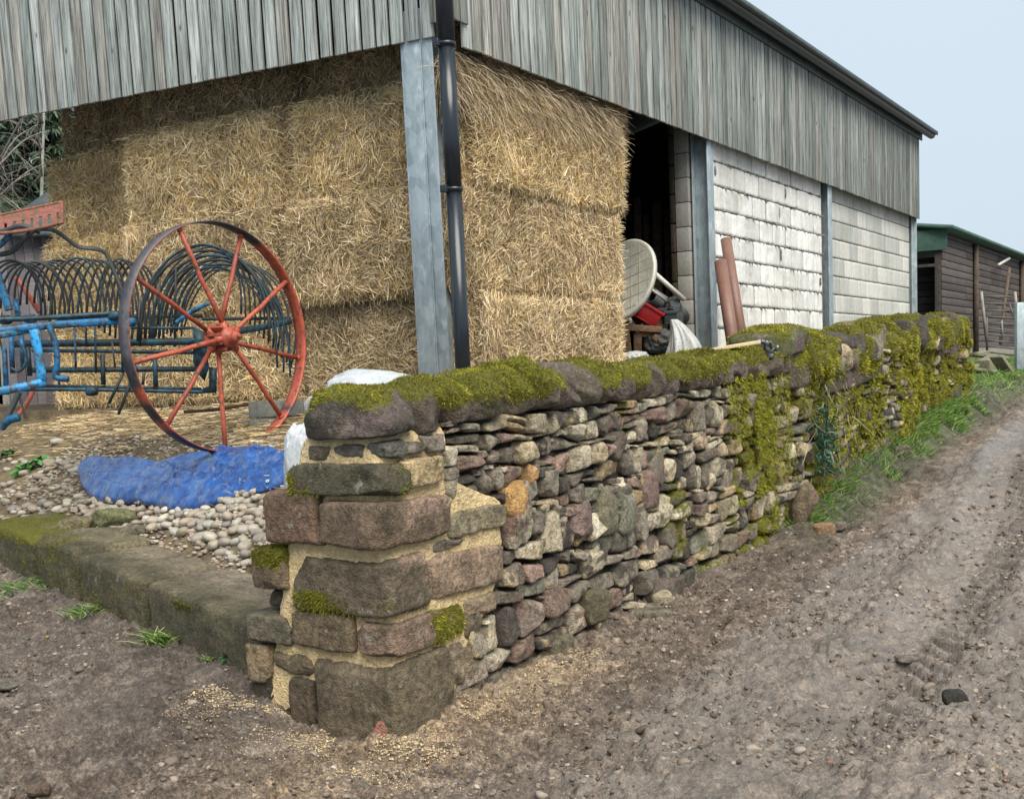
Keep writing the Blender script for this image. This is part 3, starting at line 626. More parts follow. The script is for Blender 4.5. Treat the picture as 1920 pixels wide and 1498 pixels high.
# ---------------------------------------------------------------- kerb stones edging the yard
def kerbs():
    labs=['kerb stone next to the wall end, bare and grey on top','long mossy kerb stone, second from the wall end','mossy kerb stone, third from the wall end, with a loose stone on its back edge','kerb stone at the left edge, top covered in olive moss']
    cuts=[-.06,1.12,1.98,2.62,3.5]
    for i in range(4):
        k0,k1=cuts[i]+.016,cuts[i+1]-.016; P,F=stone(rg,30,14,4,(.93,.985),.012,1.5); mb=MB(); km=(k0+k1)/2
        zt=float(np.interp(km,[0,3.2],[.375,.60]))+(.03 if i==2 else 0); zl=float(np.interp(km,[0,3.2],[.02,.2]))
        wd_=.62 if i<2 else .5
        q=np.c_[km+P[:,0]*(k1-k0)/2,wd_/2-.01+P[:,1]*wd_/2,(zt+zl)/2+P[:,2]*(zt-zl)/2]
        q[:,2]+=(q[:,0]-km)*.07
        V=np.c_[K0[0]+q[:,0]*KD[0]+q[:,1]*KN[0],K0[1]+q[:,0]*KD[1]+q[:,1]*KN[1],q[:,2]]
        V+=unitv(P)*(fbm(V,5,4,i)*.014+fbm(V,26,3,i)*.007)[:,None]
        fa=sstep(.0,-.7,P[:,1]); top=sstep(.6,.9,P[:,2])
        ms=np.clip((.16+.42*(i>=1)*fa+[0,.0,.15,.75][i]*top)+.45*fbm(V,5,3,i+3)*(fa+top),0,.75 if i<3 else 1)
        ms=np.where((top>.5)&(i<2),ms*.3,ms)
        c=np.array([(.21,.185,.15),(.19,.165,.125),(.17,.155,.105),(.17,.155,.085)][i]); kf=(fa*.9)[:,None]; cv=c*(1-kf)+kf*np.array([.085,.078,.048])*(1+.5*fbm(V,6,3,9))[:,None]; 
        Ff=F if np.cross(KD,KN)>0 else F[:,::-1]
        mb.add(V,Ff,cv,ms*.62+.0); o=mb.build('kerb_stone',M['stone'],origin=(V[:,0].mean(),V[:,1].mean(),V[:,2].min()))
        tag(o,labs[i],'kerb stone','kerb stones along the yard edge')
        global mossmb; old=mossmb; mossmb=MB(); tufts(V,F,np.clip(ms-.42,0,1),[700,1800,2500,4500][i],rg,(.004,.012),.4,.004,bright=.55)
        mm_=mossmb.build('moss_film',M['moss'],o,smooth=False,origin=o.location); mm_['kind']='stuff'; mossmb=old
kerbs()
# ---------------------------------------------------------------- loose rocks
def rock(name,label,cat,c,h,col,mo=0.,rot=0,k=4.,cuts=8,n=12,tilt=0.,group=None):
    P,F=stone(rg,n,k,cuts,(.75,.95),.07); q=P*np.array(h); ca,sa=math.cos(rot),math.sin(rot); ct,st=math.cos(tilt),math.sin(tilt)
    q=np.c_[q[:,0]*ct-q[:,2]*st,q[:,1],q[:,0]*st+q[:,2]*ct]; q=np.c_[q[:,0]*ca-q[:,1]*sa,q[:,0]*sa+q[:,1]*ca,q[:,2]]
    V=q+np.array(c)+np.array([0,0,-q[:,2].min()*.9]); mb=MB(); ms=np.clip(mo*(.6+1.4*fbm(V,6,3,3)+.4*unitv(P)[:,2]),0,1); mb.add(V,F,np.array(col),ms)
    return tag(mb.build(name,M['stone'],origin=c),label,cat,group)
def gp(x,y): return hit(x,y,lane_z0)
def lane_z0(x,y): return lane_z(x,y)[0]
def rk(x,y,*a,off=0.,**kw):
    P=hit(x,y,lane_z0)+N*off; P[2]=lane_z0(P[0:1],P[1:2])[0]; return rock(*a[:3],P,*a[3:],**kw)
rk(1466,975,'loose_stone','large brown stone leaning against the foot of the old wall','stone',(.085,.07,.16),(.18,.14,.105),.1,k=3.2,tilt=-.45,off=.17)
rk(1503,988,'loose_stone','small orange-brown stone with moss lying beside the leaning one','stone',(.085,.06,.05),(.30,.20,.12),.3,off=.15)
rk(1532,982,'loose_stone','grey stone half buried in verge grass beside two brown ones','stone',(.09,.07,.045),(.15,.13,.11),.2,off=.12)
rk(718,1388,'loose_stone','small pink sandstone chip against the corner stone','stone',(.033,.026,.042),(.36,.15,.13),0,n=8,k=5,cuts=9)
rk(1240,1135,'loose_stone','pale chipped stone lying at the foot of the wall','stone',(.06,.05,.045),(.36,.33,.24),.1,n=8)
rk(1218,1160,'loose_stone','flat grey stone sunk in mud by the pale chipped one','stone',(.12,.07,.03),(.17,.16,.13),.1,n=8)
rk(605,1350,'loose_stone','small dark stone against the left foot of the corner','stone',(.03,.03,.02),(.09,.085,.08),0,n=7)
rk(15,1290,'loose_stone','grey stone at the left edge of the muddy ground','stone',(.07,.06,.02),(.17,.155,.14),0,n=8)
rk(75,1490,'loose_stone','brown stone at the lower left corner of the mud','stone',(.04,.03,.02),(.14,.10,.08),0,n=8)
rk(665,1480,'loose_stone','flat grey stone trodden into the mud in front','stone',(.055,.04,.012),(.22,.19,.16),0,n=8)
rk(1790,1320,'loose_stone','black angular stone beside red brick fragments','stone',(.045,.03,.03),(.03,.03,.03),0,n=7)
rk(1700,1240,'loose_stone','grey flat stone in the mud of the lane','stone',(.05,.04,.015),(.16,.145,.13),0,n=7)
rk(1690,855,'loose_stone','grey stone on the verge between grass and ruts','stone',(.08,.06,.05),(.17,.15,.13),0,n=7)
yz=lambda x,y:yard_z(x,y)
def yk(x,y,*a,**kw):
    P=hit(x,y,yz); return rock(*a[:3],P,*a[3:],**kw)
yk(146,1003,'loose_block','square mossy block standing on the kerb','stone',(.105,.075,.06),(.20,.18,.11),.25,k=7,cuts=4,rot=-.1)
yk(218,985,'loose_stone','green rounded stone beneath the left end of the tarp','stone',(.14,.09,.055),(.16,.17,.09),.25,rot=.2)
yk(252,1024,'slate_piece','thin dark slate lying on the kerb','slate',(.05,.025,.007),(.035,.04,.05),0,k=7,n=7)
yk(255,1003,'loose_stone','clod of grey stone with straw beside the pebbles','stone',(.09,.06,.03),(.14,.13,.10),.2)
# ---------------------------------------------------------------- pebbles in the yard
def pebbles():
    meshes=[]
    for i in range(9):
        P,F=stone(rg,7,2.4,1,(.9,.98),.06,1.1); mb=MB(); mb.add(P*np.array([1,.72,.5])*rg.uniform(.9,1.1,3),F); o=mb.build('pebble',M['cobble']); meshes.append(o.data); bpy.data.objects.remove(o)
    regs=[(260,515,955,1070,150),(0,150,860,985,60),(150,330,935,1000,34),(300,500,925,990,36)]
    cnt=0; placed=[]
    for (x0,x1,y0,y1,nn) in regs:
        for _ in range(nn):
            for tr in range(30):
                x=rg.uniform(x0,x1); y=rg.uniform(y0,y1)
                if y1==1070 and y>975+(x-260)*.42: continue
                P=hit(x,y,yz,4.2,14); r=rg.uniform(.026,.047)*(1.1 if y>1000 else 1)
                if all((P[0]-q[0])**2+(P[1]-q[1])**2>(.72*(r+q[2]))**2 for q in placed): break
            else: continue
            placed.append((P[0],P[1],r)); big=x0==0
            o=bpy.data.objects.new('pebble',meshes[rg.integers(9)]); COL.objects.link(o); o.location=(P[0],P[1],P[2]+r*.32)
            o.rotation_euler=(rg.uniform(-.35,.35)+.25,rg.uniform(-.35,.35),rg.uniform(0,6.3)); o.scale=(r*1.15,r*1.15,r*1.15); cnt+=1
            if big: tag(o,'rounded pebble in the straw strewn ground left of the tarp','pebble','pebbles left of the tarp')
            else: tag(o,'smooth rounded pebble in the heap between tarp, kerb and wall end','pebble','pebbles heaped below the tarp')
    for (x,y,l) in [(108,832,'white pebble alone in the straw left of the wheel'),(500,940,None)]:
        if l:
            P=hit(x,y,yz,4.6,14); o=bpy.data.objects.new('pebble',meshes[0]); COL.objects.link(o); o.location=(P[0],P[1],P[2]+.02); o.scale=(.055,.055,.055); tag(o,l,'pebble')
pebbles()
def grit():
    mb=MB(); base=[stone(rg,3,2.8,3,(.7,.95),.1) for _ in range(6)]; n=0
    pal=np.array([(.22,.19,.15),(.30,.26,.20),(.15,.13,.11),(.36,.32,.26),(.26,.20,.16)])
    for _ in range(5200):
        k=rg.uniform(-.2,4.6); p=.42+1.15*rg.random(); x=K0[0]+k*KD[0]+p*KN[0]; y=K0[1]+k*KD[1]+p*KN[1]
        if (x-Q[0])*N[0]+(y-Q[1])*N[1]>-.5: continue
        if rg.random()<sstep(.9,1.5,p): continue
        P,F=base[int(rg.integers(6))]; r=rg.uniform(.006,.018); z=float(yard_z(np.array([x]),np.array([y]))[0])
        mb.add(P*np.array([r,r*.8,r*.6])+np.array([x,y,z+.008]),F,pal[int(rg.integers(5))]*rg.uniform(.8,1.2))
    tag(mb.build('grit',M['gravel'],origin=(-1.5,6,.6)),'small grit and chips lying between the pebbles of the yard','grit',kind='stuff')
grit()
# ================================================================= barn
rg=np.random.default_rng(21)
barn=thing('barn','open sided farm barn with grey timber boarding above concrete block walls and steel posts','barn',tuple(BR(0,0,FL)))
BO=BR(0,0,FL)
def bb(name,mb,mat,**kw): return mb.build(name,M[mat],barn,origin=BO,**kw)
CB=3.77; CT=5.22; UL=13.68; LW=6.6
PITCH=math.tan(R(14))
def boards(fn,ax,nrm,length,zbf,ztf,start=0.,pitch=.131,wd=.105,mat='board',base=((.30,.33,.31),(.36,.385,.36),(.40,.43,.40),(.27,.295,.27),(.36,.35,.315),(.44,.465,.44)),thick=.022,dark=None):
    mb=MB(); t=start
    while t<length:
        c=np.array(base[rg.integers(len(base))])*rg.uniform(.85,1.12)
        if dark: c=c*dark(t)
        w2=wd+rg.uniform(-.008,.006); o=fn(t)
        b=zbf(t)+rg.uniform(-.004,.003); tt=min(ztf(t),ztf(t+w2))
        box(mb,o,ax,nrm,Z,0,w2,-rg.uniform(0,.006),thick,b,tt,c,.003); t+=pitch+rg.uniform(-.004,.004)
    return mb
def pt(v): return np.array([v[0],v[1],0.])
# lane side boarding
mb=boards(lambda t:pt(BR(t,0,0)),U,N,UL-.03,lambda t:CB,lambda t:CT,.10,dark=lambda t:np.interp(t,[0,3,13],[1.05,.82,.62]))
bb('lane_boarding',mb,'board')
# gable boarding, runs past the picture's edge
mb=boards(lambda t:pt(BL(t,0,0)),L,NL,LW,lambda t:CB+.075+.015*t,lambda t:CT+PITCH*t,.15,pitch=.128,wd=.104)
bb('gable_boarding',mb,'board')
# short return boards wrapping the corner post
mb=MB()
for k,(l0,l1) in enumerate([(-.05,.035),(.045,.16)]): box(mb,pt(BL(0,0,0)),L,NL,Z,l0,l1,.024,.046,CB+.16,CT,(.24,.24,.2),.003)
for k,(u0,u1) in enumerate([(-.05,.04),(.05,.14)]): box(mb,pt(BR(0,0,0)),U,N,Z,u0,u1,.024,.046,CB+.155,CT,(.22,.24,.21),.003)
bb('corner_boarding',mb,'board')
# rails behind boards, plus added near-black sheets standing in for shade in the slits
mb=MB()
for z in (CB+.12,CB+.75,CT-.15):
    box(mb,pt(BR(0,0,0)),U,N,Z,.3,UL-.05,-.12,-.045,z,z+.10,(.5,.5,.5)); box(mb,pt(BL(0,0,0)),L,NL,Z,.3,LW,-.12,-.045,z+.1,z+.2,(.5,.5,.5))
box(mb,pt(BR(0,0,0)),U,N,Z,.3,UL-.05,-.04,-.012,CB+.03,CT,(.02,.02,.02)); 
V=np.array([BL(l,i,z) for i in (.014,.03) for (l,z) in ((.16,CB+.12),(LW,CB+.2),(LW,CT+PITCH*LW),(.16,CT))]); mb.add(V,[np.array([[0,1,2,3],[7,6,5,4],[0,4,5,1],[1,5,6,2],[2,6,7,3],[3,7,4,0]])],(.02,.02,.02))
bb('rails_and_slit_shade',mb,'rough_timber')
# roof: rises from lane eave towards the middle, falls again out of sight
V=[];ov=.28
for (l,dz) in ((-ov,-PITCH*ov),(LW/2+.5,PITCH*(LW/2+.5)),(LW+1.0,PITCH*.1)):
    for (u) in (-.45,UL+.25):
        for th in (0,.06): V.append(C+u*U+l*L+Z*(CT+.02+dz+th))
V=np.array(V); F=[]
for a in (0,4):
    F+=[[a,a+2,a+6,a+4],[a+1,a+5,a+7,a+3],[a,a+4,a+5,a+1],[a+2,a+3,a+7,a+6]]
F+=[[0,1,3,2],[8,10,11,9]]
mb=MB(); mb.add(V,np.array(F)); bb('roof',mb,'roof',smooth=False)
# fascia and gutter along the eave
mb=MB(); box(mb,pt(BR(0,0,0)),U,N,Z,-.3,UL+.12,.03,.055,CT-.13,CT+.0,(.6,.6,.6)); bb('fascia',mb,'roof')
mb=MB(); th=np.linspace(math.pi,2*math.pi,9); u=np.linspace(-.45,UL+.28,60)
ring=[(math.cos(a)*.066,math.sin(a)*.066) for a in th]+[(math.cos(a)*.060,math.sin(a)*.060) for a in th[::-1]]
V=np.array([C+uu*U+N*(.17+a)+Z*(CT-.03+b) for uu in u for a,b in ring]); k=len(ring)
F=[[i*k+j,(i+1)*k+j,(i+1)*k+(j+1)%k,i*k+(j+1)%k] for i in range(len(u)-1) for j in range(k)]
mb.add(V,np.array(F)); 
for uu in (UL+.28,): 
    V=np.array([C+uu*U+N*(.17+a)+Z*(CT-.03+b) for a,b in ring[:9]]+[C+(uu-.004)*U+N*(.17+a)+Z*(CT-.03+b) for a,b in ring[:9]]); mb.add(V,[np.array([list(range(9))]),np.array([list(range(17,8,-1))])])
gut=bb('gutter',mb,'pipe')
# downpipe
mb=MB(); pc=onpl(848,300,BR(0,0,0)+N*.10,N); uo=(pc-C)@U
px=lambda z:pt(BR(uo,-.10,0))+Z*z
tube(mb,[px(.9),px(2.76)],.056,20); tube(mb,[px(2.70),px(3.70)],.058,20); tube(mb,[px(3.68),px(CT-.1)],.062,20)
dp=bb('downpipe',mb,'pipe')
for z in (2.72,3.70):
    m2=MB(); lathe(m2,[(.055,-.012),(.066,-.012),(.066,.012),(.055,.012)],px(z),Z,24); box(m2,px(z),U,N,Z,-.10,-.05,-.05,.0,-.025,.025); x=m2.build('pipe_bracket',M['pipe'],dp,origin=BO)
# steel posts (I-section)
def ibeam(o,a,b,D,B,z0,z1,tf=.016,tw=.012):
    mb=MB(); o=pt(o)
    box(mb,o,a,b,Z,-B/2,B/2,D/2-tf,D/2,z0,z1,bev=.003); box(mb,o,a,b,Z,-B/2,B/2,-D/2,-D/2+tf,z0,z1,bev=.003); box(mb,o,a,b,Z,-tw/2,tw/2,-D/2+tf+.001,D/2-tf-.001,z0,z1,bev=.001)
    return mb
# corner post: broad flange to the gable, web towards the lane
g=(onpl(763,300,BL(0,.02,0),NL)-C)@L
cp=BL(0,0,0)+L*(g-.085)-NL*.14
mb=MB(); o=pt(BL(g,0,0))
box(mb,o,-L,NL,Z,.0,.155,-.03,-.014,FL-.3,CB+.30,bev=.003); box(mb,o,-L,NL,Z,.0,.155,-.27,-.254,FL-.3,CB+.30,bev=.003)
box(mb,o,-L,NL,Z,.030,.17,-.0135,-.003,FL-.3,CB+.30,bev=.003)
box(mb,o,-L,NL,Z,.155,.167,-.27,-.012,FL-.3,CB+.3,bev=.002); box(mb,o,-L,NL,Z,.172,.182,-.10,.0,FL-.3,CB+.3,bev=.003); box(mb,o,-L,NL,Z,.183,.275,-.022,-.008,FL-.3,CB+.3,bev=.003)
bb('steel_post',mb,'galv')
def tU(x,y): return (onpl(x,y,C,N)-C)@U
for (xl,xr,y) in ((1306,1344,340),(1534,1565,420)):
    a,b=tU(xl,y),tU(xr,y); mid=(a+b)/2; 
    # web faces the camera side, lane flange on the right
    mb=MB(); o=pt(BR(b-.0,0,0)); 
    B=.16; D=.175
    box(mb,o,U,N,Z,-B,0,-.05,-.034,FL-.3,CB+.30,bev=.003)
    box(mb,o,U,N,Z,-B,0,-.05-D,-.034-D,FL-.3,CB+.30,bev=.003)
    box(mb,o,U,N,Z,-B/2-.006,-B/2+.006,-.034-D+.001,-.051,FL-.3,CB+.30,bev=.001)
    bb('steel_post',mb,'galv')
PU=[tU(1344,340),tU(1565,420)]
mb=MB(); box(mb,pt(BR(UL-.02,0,0)),U,N,Z,-.05,.0,-.10,-.085,FL-.3,CB+.2,bev=.003); box(mb,pt(BR(UL-.02,0,0)),U,N,Z,.001,.01,-.3,-.02,FL-.3,CB+.2,bev=.003); bb('steel_post',mb,'galv')
# block walls between the posts
def blocks(u0,u1,name,rag,cols,ins=.12):
    mb=MB(); jb=MB(); H=.258; Wd=.452; z=FL-.25; row=0; lump=0
    jit=.006 if rag else .002
    box(jb,pt(BR(0,0,0)),U,N,Z,u0-.05,u1+.05,-ins-.20,-ins-.016,FL-.3,CB+.45)
    while z<CB+.4:
        u=u0-(Wd/2 if row%2 else 0)
        while u<u1:
            a=max(u,u0); b=min(u+Wd,u1)
            if b-a>.04:
                V,F=csph(10); h=np.array([(b-a)/2-(.008 if rag else .005)-rg.random()*jit*.9,.05,H/2-(.005 if rag else .004)-rg.random()*jit*.6]); P=V/((np.abs(V)**(14 if rag else 22)).sum(1)**(1/(14 if rag else 22)))[:,None]
                q=P*h; rr=rg.uniform(-.01,.01)*rag; q[:,2]+=q[:,0]*rr
                c3=np.array([(a+b)/2,-ins-.05+rg.uniform(-jit,jit),z+H/2]); 
                VV_=pt(BR(0,0,0))+(q[:,:1]+c3[0])*U+(q[:,1:2]+c3[1])*N+(q[:,2:]+c3[2])*Z
                if rag: VV_=VV_+unitv(P)*(fbm(VV_,12,3,5)*.010)[:,None]
                cc=np.array(cols[rg.integers(len(cols))])*rg.uniform(.93,1.05); mb.add(VV_,F,cc)
                if rag:   # squeezed-out mortar left rough along the beds
                    for _ in range(int(rg.integers(2,7))):
                        uu=rg.uniform(a,b); r=rg.uniform(.006,.018); P2,F2=stone(rg,3,3,5,(.6,.9),.1)
                        o=pt(BR(uu,ins-.004,0))+Z*(z+rg.uniform(-.006,.006)); jb.add(o+P2*np.array([r*rg.uniform(1,3),r,r*.7]),F2)
                    if rg.random()<.05:
                        o=pt(BR(b+rg.uniform(-.02,.02),ins-.002,0)); P2,F2=stone(rg,3,4,4); jb.add(o+P2*np.array([.012,.012,rg.uniform(.04,.08)])+Z*(z+H*.6),F2)
            u+=Wd
        z+=H; row+=1
    w_=bb(name,mb,'block'); j_=jb.build('mortar_joint',M['joint'],w_,origin=BO)
    return w_
WHT=[(.66,.65,.62),(.60,.59,.56),(.70,.69,.66)]; GRB=[(.45,.45,.42),(.52,.52,.48),(.40,.41,.38),(.55,.54,.50)]
blocks(PU[0]+.02,PU[1]-.19,'block_wall',True,WHT)
blocks(PU[1]+.02,UL-.03,'block_wall',False,GRB,.14)
# block pier end beside the second post, seen in the opening, and the partition running inwards
mb=MB()
for k in range(12):
    z=FL-.2+k*.258; box(mb,pt(BR(PU[0]-.20,0,0)),U,N,Z,0.,.24,-.40,-.245,z+.003,z+.255,(np.array((.27,.26,.235)))*rg.uniform(.9,1.1),.006)
bb('block_pier',mb,'block')
mb=MB()
for k in range(11):
    z=FL-.2+k*.31; box(mb,pt(BR(PU[0]-.20,0,0)),U,N,Z,0.,.20,-.47,-.405,z,z+.30,np.array((.5,.5,.45))*rg.uniform(.6,1.2),.01)
bb('partition_edge',mb,'rough_timber')
# back and far walls, dark timber, with a slit of daylight between boards
hitb=None
BKI=LW-.2
mb=MB()
bw=pt(BR(0,0,0))
def backpt(x,y):
    p0=C+L*BKI; nn=np.array([-U[1],U[0],0.]); P=onpl(x,y,p0,nn); return (P-C)@U,P[2],P
# in the skewed frame the far side runs parallel to U at distance BKI along L
nB=np.array([-U[1],U[0],0.]); nB=nB if nB@L>0 else -nB
u_s,z_s,Ps=backpt(1190,344); u_e,z_e,_=backpt(1234,342)
u_c=((onpl(1190,344,Ps,nB))-(C+L*BKI))@U; u_d=((onpl(1234,342,Ps,nB))-(C+L*BKI))@U
OB=pt(C+L*BKI)
def bwall(u0,u1,z0,z1): box(mb,OB,U,nB,Z,u0,u1,0,.05,z0,z1,(.5,.5,.5),.002)
bwall(2.3,u_c,FL-.3,5.6); bwall(u_d,UL,FL-.3,5.6); bwall(u_c,u_d,FL-.3,z_s-.022); bwall(u_c,u_d,z_s+.022,5.6); bwall(u_c+(u_d-u_c)*.5,u_c+(u_d-u_c)*.62,z_s-.022,z_s+.022); bwall(u_c+(u_d-u_c)*.66,u_c+(u_d-u_c)*.76,z_s-.022,z_s+.022)
# end wall inside, following the roof
V=np.array([C+(UL-.3+d)*U+l*L+Z*z for d in (0,.05) for l,z in ((.30,FL-.3),(LW+.3,FL-.3),(LW+.3,CT+PITCH*.7),(LW/2+.5,CT+PITCH*(LW/2+.4)),(.30,CT+.03))])
mb.add(V,[np.array([[0,1,2,3,4],[9,8,7,6,5]]),np.array([[i,(i+1)%5,5+(i+1)%5,5+i] for i in range(5)])],(.5,.5,.5))
bb('inner_wall',mb,'rough_timber')
mb=MB()
V=np.array([C+u*U+l*L+Z*(FL-.015) for u,l in ((.5,.05),(UL-.2,.05),(UL-.2,LW),(.5,LW))]); V2=V-Z*.4
mb.add(np.r_[V,V2],[np.array([[0,1,2,3],[0,4,5,1],[1,5,6,2],[2,6,7,3],[3,7,4,0]])]); bb('floor_slab',mb,'yard',smooth=False)
# ================================================================= straw bales
STC=np.array([(.62,.47,.25),(.76,.60,.36),(.40,.285,.15),(.46,.36,.25),(.88,.75,.50),(.22,.15,.085),(.68,.49,.20)])
def straws(mb,Pf,n,nrm,t1,t2,wts,ln=(.04,.14),wd=.0048,out=.35,hang=0.):
    """Pf(a,b)->point on face for a,b in 0..1; tangents t1 (across) t2 (up)"""
    a,b=rg.random(n),rg.random(n); P=Pf(a,b)
    th=rg.uniform(0,2*np.pi,n); f=fbm(P,2.2,3,9)*2.4; th=np.where(rg.random(n)<.45,f*2.2+rg.normal(size=n)*.45,th)
    D=np.cos(th)[:,None]*t1+np.sin(th)[:,None]*t2+nrm*rg.uniform(-.05,out,(n,1))**1
    D=unitv(D); ll=rg.uniform(*ln,n); off=.004+.045*rg.random(n)**2
    ci=rg.choice(7,n,p=np.array(wts)/sum(wts)); patch=(1+.25*fbm(P,3,3,4))[:,None]
    col=STC[ci]*rg.uniform(.75,1.15,(n,1))*patch
    P=P-D*(ll/2)[:,None]+nrm*off[:,None]
    bend=rg.normal(size=(n,3))*.012-Z*(hang*ll)[:,None]
    blades(mb,P,D,ll,wd*rg.uniform(.7,1.5,n),col,bend,seg=2,rg=rg)
def bale(l0,l1,i0,z0,z1,u1=2.42,label='',dens=1.,wts=(3,3,2,1,2,1,2),lane=False,skew=0.,puff=.03):
    """a big bale: gable face l0..l1 at inset i0; reaches u1 along the barn"""
    mb=MB(); V,F=csph(14); k=7; P=V/((np.abs(V)**k).sum(1)**(1/k))[:,None]
    i1=i0+ (u1-.0)
    # build in skewed frame (L, inward -NL)
    c=np.array([(l0+l1)/2,(i0+i1)/2,(z0+z1)/2]); h=np.array([(l1-l0)/2,(i1-i0)/2,(z1-z0)/2]); q=P*h*.985+c
    sk=q[:,1]*.1; # keep lane face parallel with the boarding
    X=C+ (q[:,0]-sk*(1 if lane else 1))[:,None]*L-q[:,1:2]*NL+q[:,2:]*Z
    X=X+unitv(P)*(fbm(X,3,4,5)*puff+fbm(X,14,2,6)*.012)[:,None]; mb.add(X,F,(.07,.045,.022))
    pf=lambda a,b:(lambda l,z:C+l[:,None]*L-i0*NL+z[:,None]*Z-(i0*.1)*L*1.0)(l0+(l1-l0)*a,z0+(z1-z0)*b)
    def pff(a,b):
        X=pf(a,b); return X+NL*((fbm(X,3,4,5)*puff)[:,None]+.006-.9*np.maximum(0,np.abs(a-.5)*2-.90)[:,None]-.55*np.maximum(0,np.abs(b-.5)*2-.88+.08*fbm(X,4,2,3))[:,None])
    n=int(13000*dens*(l1-l0)*(z1-z0)/.95); straws(mb,pff,n,NL,L,Z,wts)
    # tufts along the twine lines and edges
    def edge(a,b): return pff(a*.06,b)
    straws(mb,edge,int(500*dens),NL,L,Z,wts,(.08,.2),hang=.4,out=.6); straws(mb,lambda a,b:pff(1-a*.06,b),int(500*dens),NL,L,Z,wts,(.08,.2),hang=.4,out=.6)
    if lane:
        def lf(a,b):
            i=i0+(i1-i0)*a; z=z0+(z1-z0)*b; X=C+(l0-i*.1)[:,None]*L-i[:,None]*NL+z[:,None]*Z
            return X-L*((fbm(X,3,4,5)*puff)[:,None]+.0-.45*np.maximum(0,np.abs(b-.5)*2-.88+.08*fbm(X,4,2,3))[:,None])
        D2=unit(-NL-.1*L)
        straws(mb,lf,int(27000*dens),-L,D2,Z,wts,(.05,.14),out=.5,hang=.15)
        straws(mb,lambda a,b:lf(.98+a*.02,b),900,-L,D2,Z,(2,3,1,1,4,0,1),(.08,.2),out=.9); straws(mb,lambda a,b:lf(.985+a*.02,b),700,D2,-L,Z,(2,3,1,1,4,0,1),(.08,.18),out=.6)
    # top fuzz
    def tp(a,b):
        X=C+(l0+(l1-l0)*a)[:,None]*L-(i0+.25*b-.02)[:,None]*NL+Z*z1-(i0*.1)*L; return X
    straws(mb,tp,int(1200*dens),Z,L,-NL,wts,(.06,.16),out=.4)
    o=mb.build('straw_bale',M['straw'],origin=C+((l0+l1)/2)*L-c[1]*NL+Z*z0,smooth=False)
    return tag(o,label,'straw bale','big straw bales stacked under the barn')
rows=[(FL,2.06),(2.06,2.86),(2.86,3.66),(3.66,4.40)]
cols=[(.16,1.82,.30,'corner'),(1.86,3.68,.32,'middle'),(3.74,5.05,.55,'outer')]
rn=['on the ground','second from the ground','third from the ground','topmost']
gw=[(4,3,2,1,2,1,2),(3,3,3,2,2,2,1),(3,3,2,1,2,1,3),(2,1,3,2,0,3,1)]
for ci,(l0,l1,i0,cn) in enumerate(cols):
    for ri,(z0,z1) in enumerate(rows):
        if ci==2 and ri==3: z0,z1=3.62,4.5; 
        ii=i0+[.03,-.02,.04,.28][ri]+rg.uniform(-.05,.05)+(.12 if ci==2 and ri==2 else 0)
        w_=gw[ri] if ci<2 else [(5,3,1,0,2,1,5),(5,3,1,0,2,1,5),(4,2,2,1,1,1,4),(2,1,3,2,0,3,1)][ri]
        if ci==0: w_=[(2,3,2,4,3,2,1),(3,3,3,3,2,2,1),(3,3,2,1,2,1,3),(2,1,3,2,0,3,1)][ri]
        bale(l0+rg.uniform(-.02,.02),l1+rg.uniform(-.02,.02),ii,z0,z1-.004,u1=2.40-(ii-.3)+[-.10,-.03,.05,.18][ri],label='straw bale %s in the %s stack, %s'%(rn[ri],cn,['beside the steel corner post','behind the orange wheel','at the open left end'][ci]),dens=.5 if ri==3 and ci else 1.,wts=w_,lane=(ci==0))
# loose thatch of straw slumping under the lane boarding
mb=MB()
for k in range(3):
    n=3800; a=rg.random(n); z=CB+.02-.30*rg.random(n)**1.3-.03*k; i=.28+2.35*a
    X=C+(.12-i*.1+.02*k)[:,None]*L-i[:,None]*NL+z[:,None]*Z if False else BR(0,0,0)+(.05+2.6*a)[:,None]*U-(.10+.04*k+.05*rg.random(n))[:,None]*N+Z*z[:,None]
    D=N*.35-Z*.7+U*rg.normal(.35,.7,n)[:,None]+rg.normal(size=(n,3))*.45; ll=rg.uniform(.08,.24,n)
    blades(mb,X,D,ll,.0045,STC[rg.choice([0,2,3,3,3,5,4],n)]*rg.uniform(.6,1.05,(n,1)),-Z*(ll*.3)[:,None],rg=rg)
tag(mb.build('loose_straw',M['straw'],origin=BR(1,0,3.5),smooth=False),'greyed loose straw slumping over the lane side of the corner bales','straw',kind='stuff')
# ================================================================= straw litter, grasses, gravel
def litter():
    mb=MB(); n=34000; k=rg.uniform(-.5,6.5,n); p=.75+6.0*rg.random(n)**1.1
    f=fbm(np.c_[k,p],2.,3,4); keep=(rg.random(n)<sstep(.75,1.5,p)*.95+.05)&(f>-.35); k,p=k[keep],p[keep]; n=len(k)
    x=K0[0]+k*KD[0]+p*KN[0]; y=K0[1]+k*KD[1]+p*KN[1]; nn=(x-Q[0])*N[0]+(y-Q[1])*N[1]; kk=nn<-.55; x,y=x[kk],y[kk]; n=len(x)
    z=yard_z(x,y)+.02*fbm(np.c_[x,y],4,4,3)+.004+.02*rg.random(n); th=np.where(rg.random(n)<.6,rg.normal(.25,.5,n),rg.uniform(0,6.3,n))
    D=np.c_[np.cos(th),np.sin(th),rg.normal(size=n)*.10]; ll=rg.uniform(.05,.22,n); P=np.c_[x,y,z]-D*(ll/2)[:,None]
    blades(mb,P,D,ll,.0045,STC[rg.choice([0,1,2,3,3,4,6,5],n)]*rg.uniform(.55,1.05,(n,1)),rg.normal(size=(n,3))*np.array([.02,.02,.006]),rg=rg)
    tag(mb.build('straw_litter',M['straw'],origin=(-2,7,1),smooth=False),'trampled loose straw scattered over the yard in front of the bales','straw',kind='stuff')
litter()
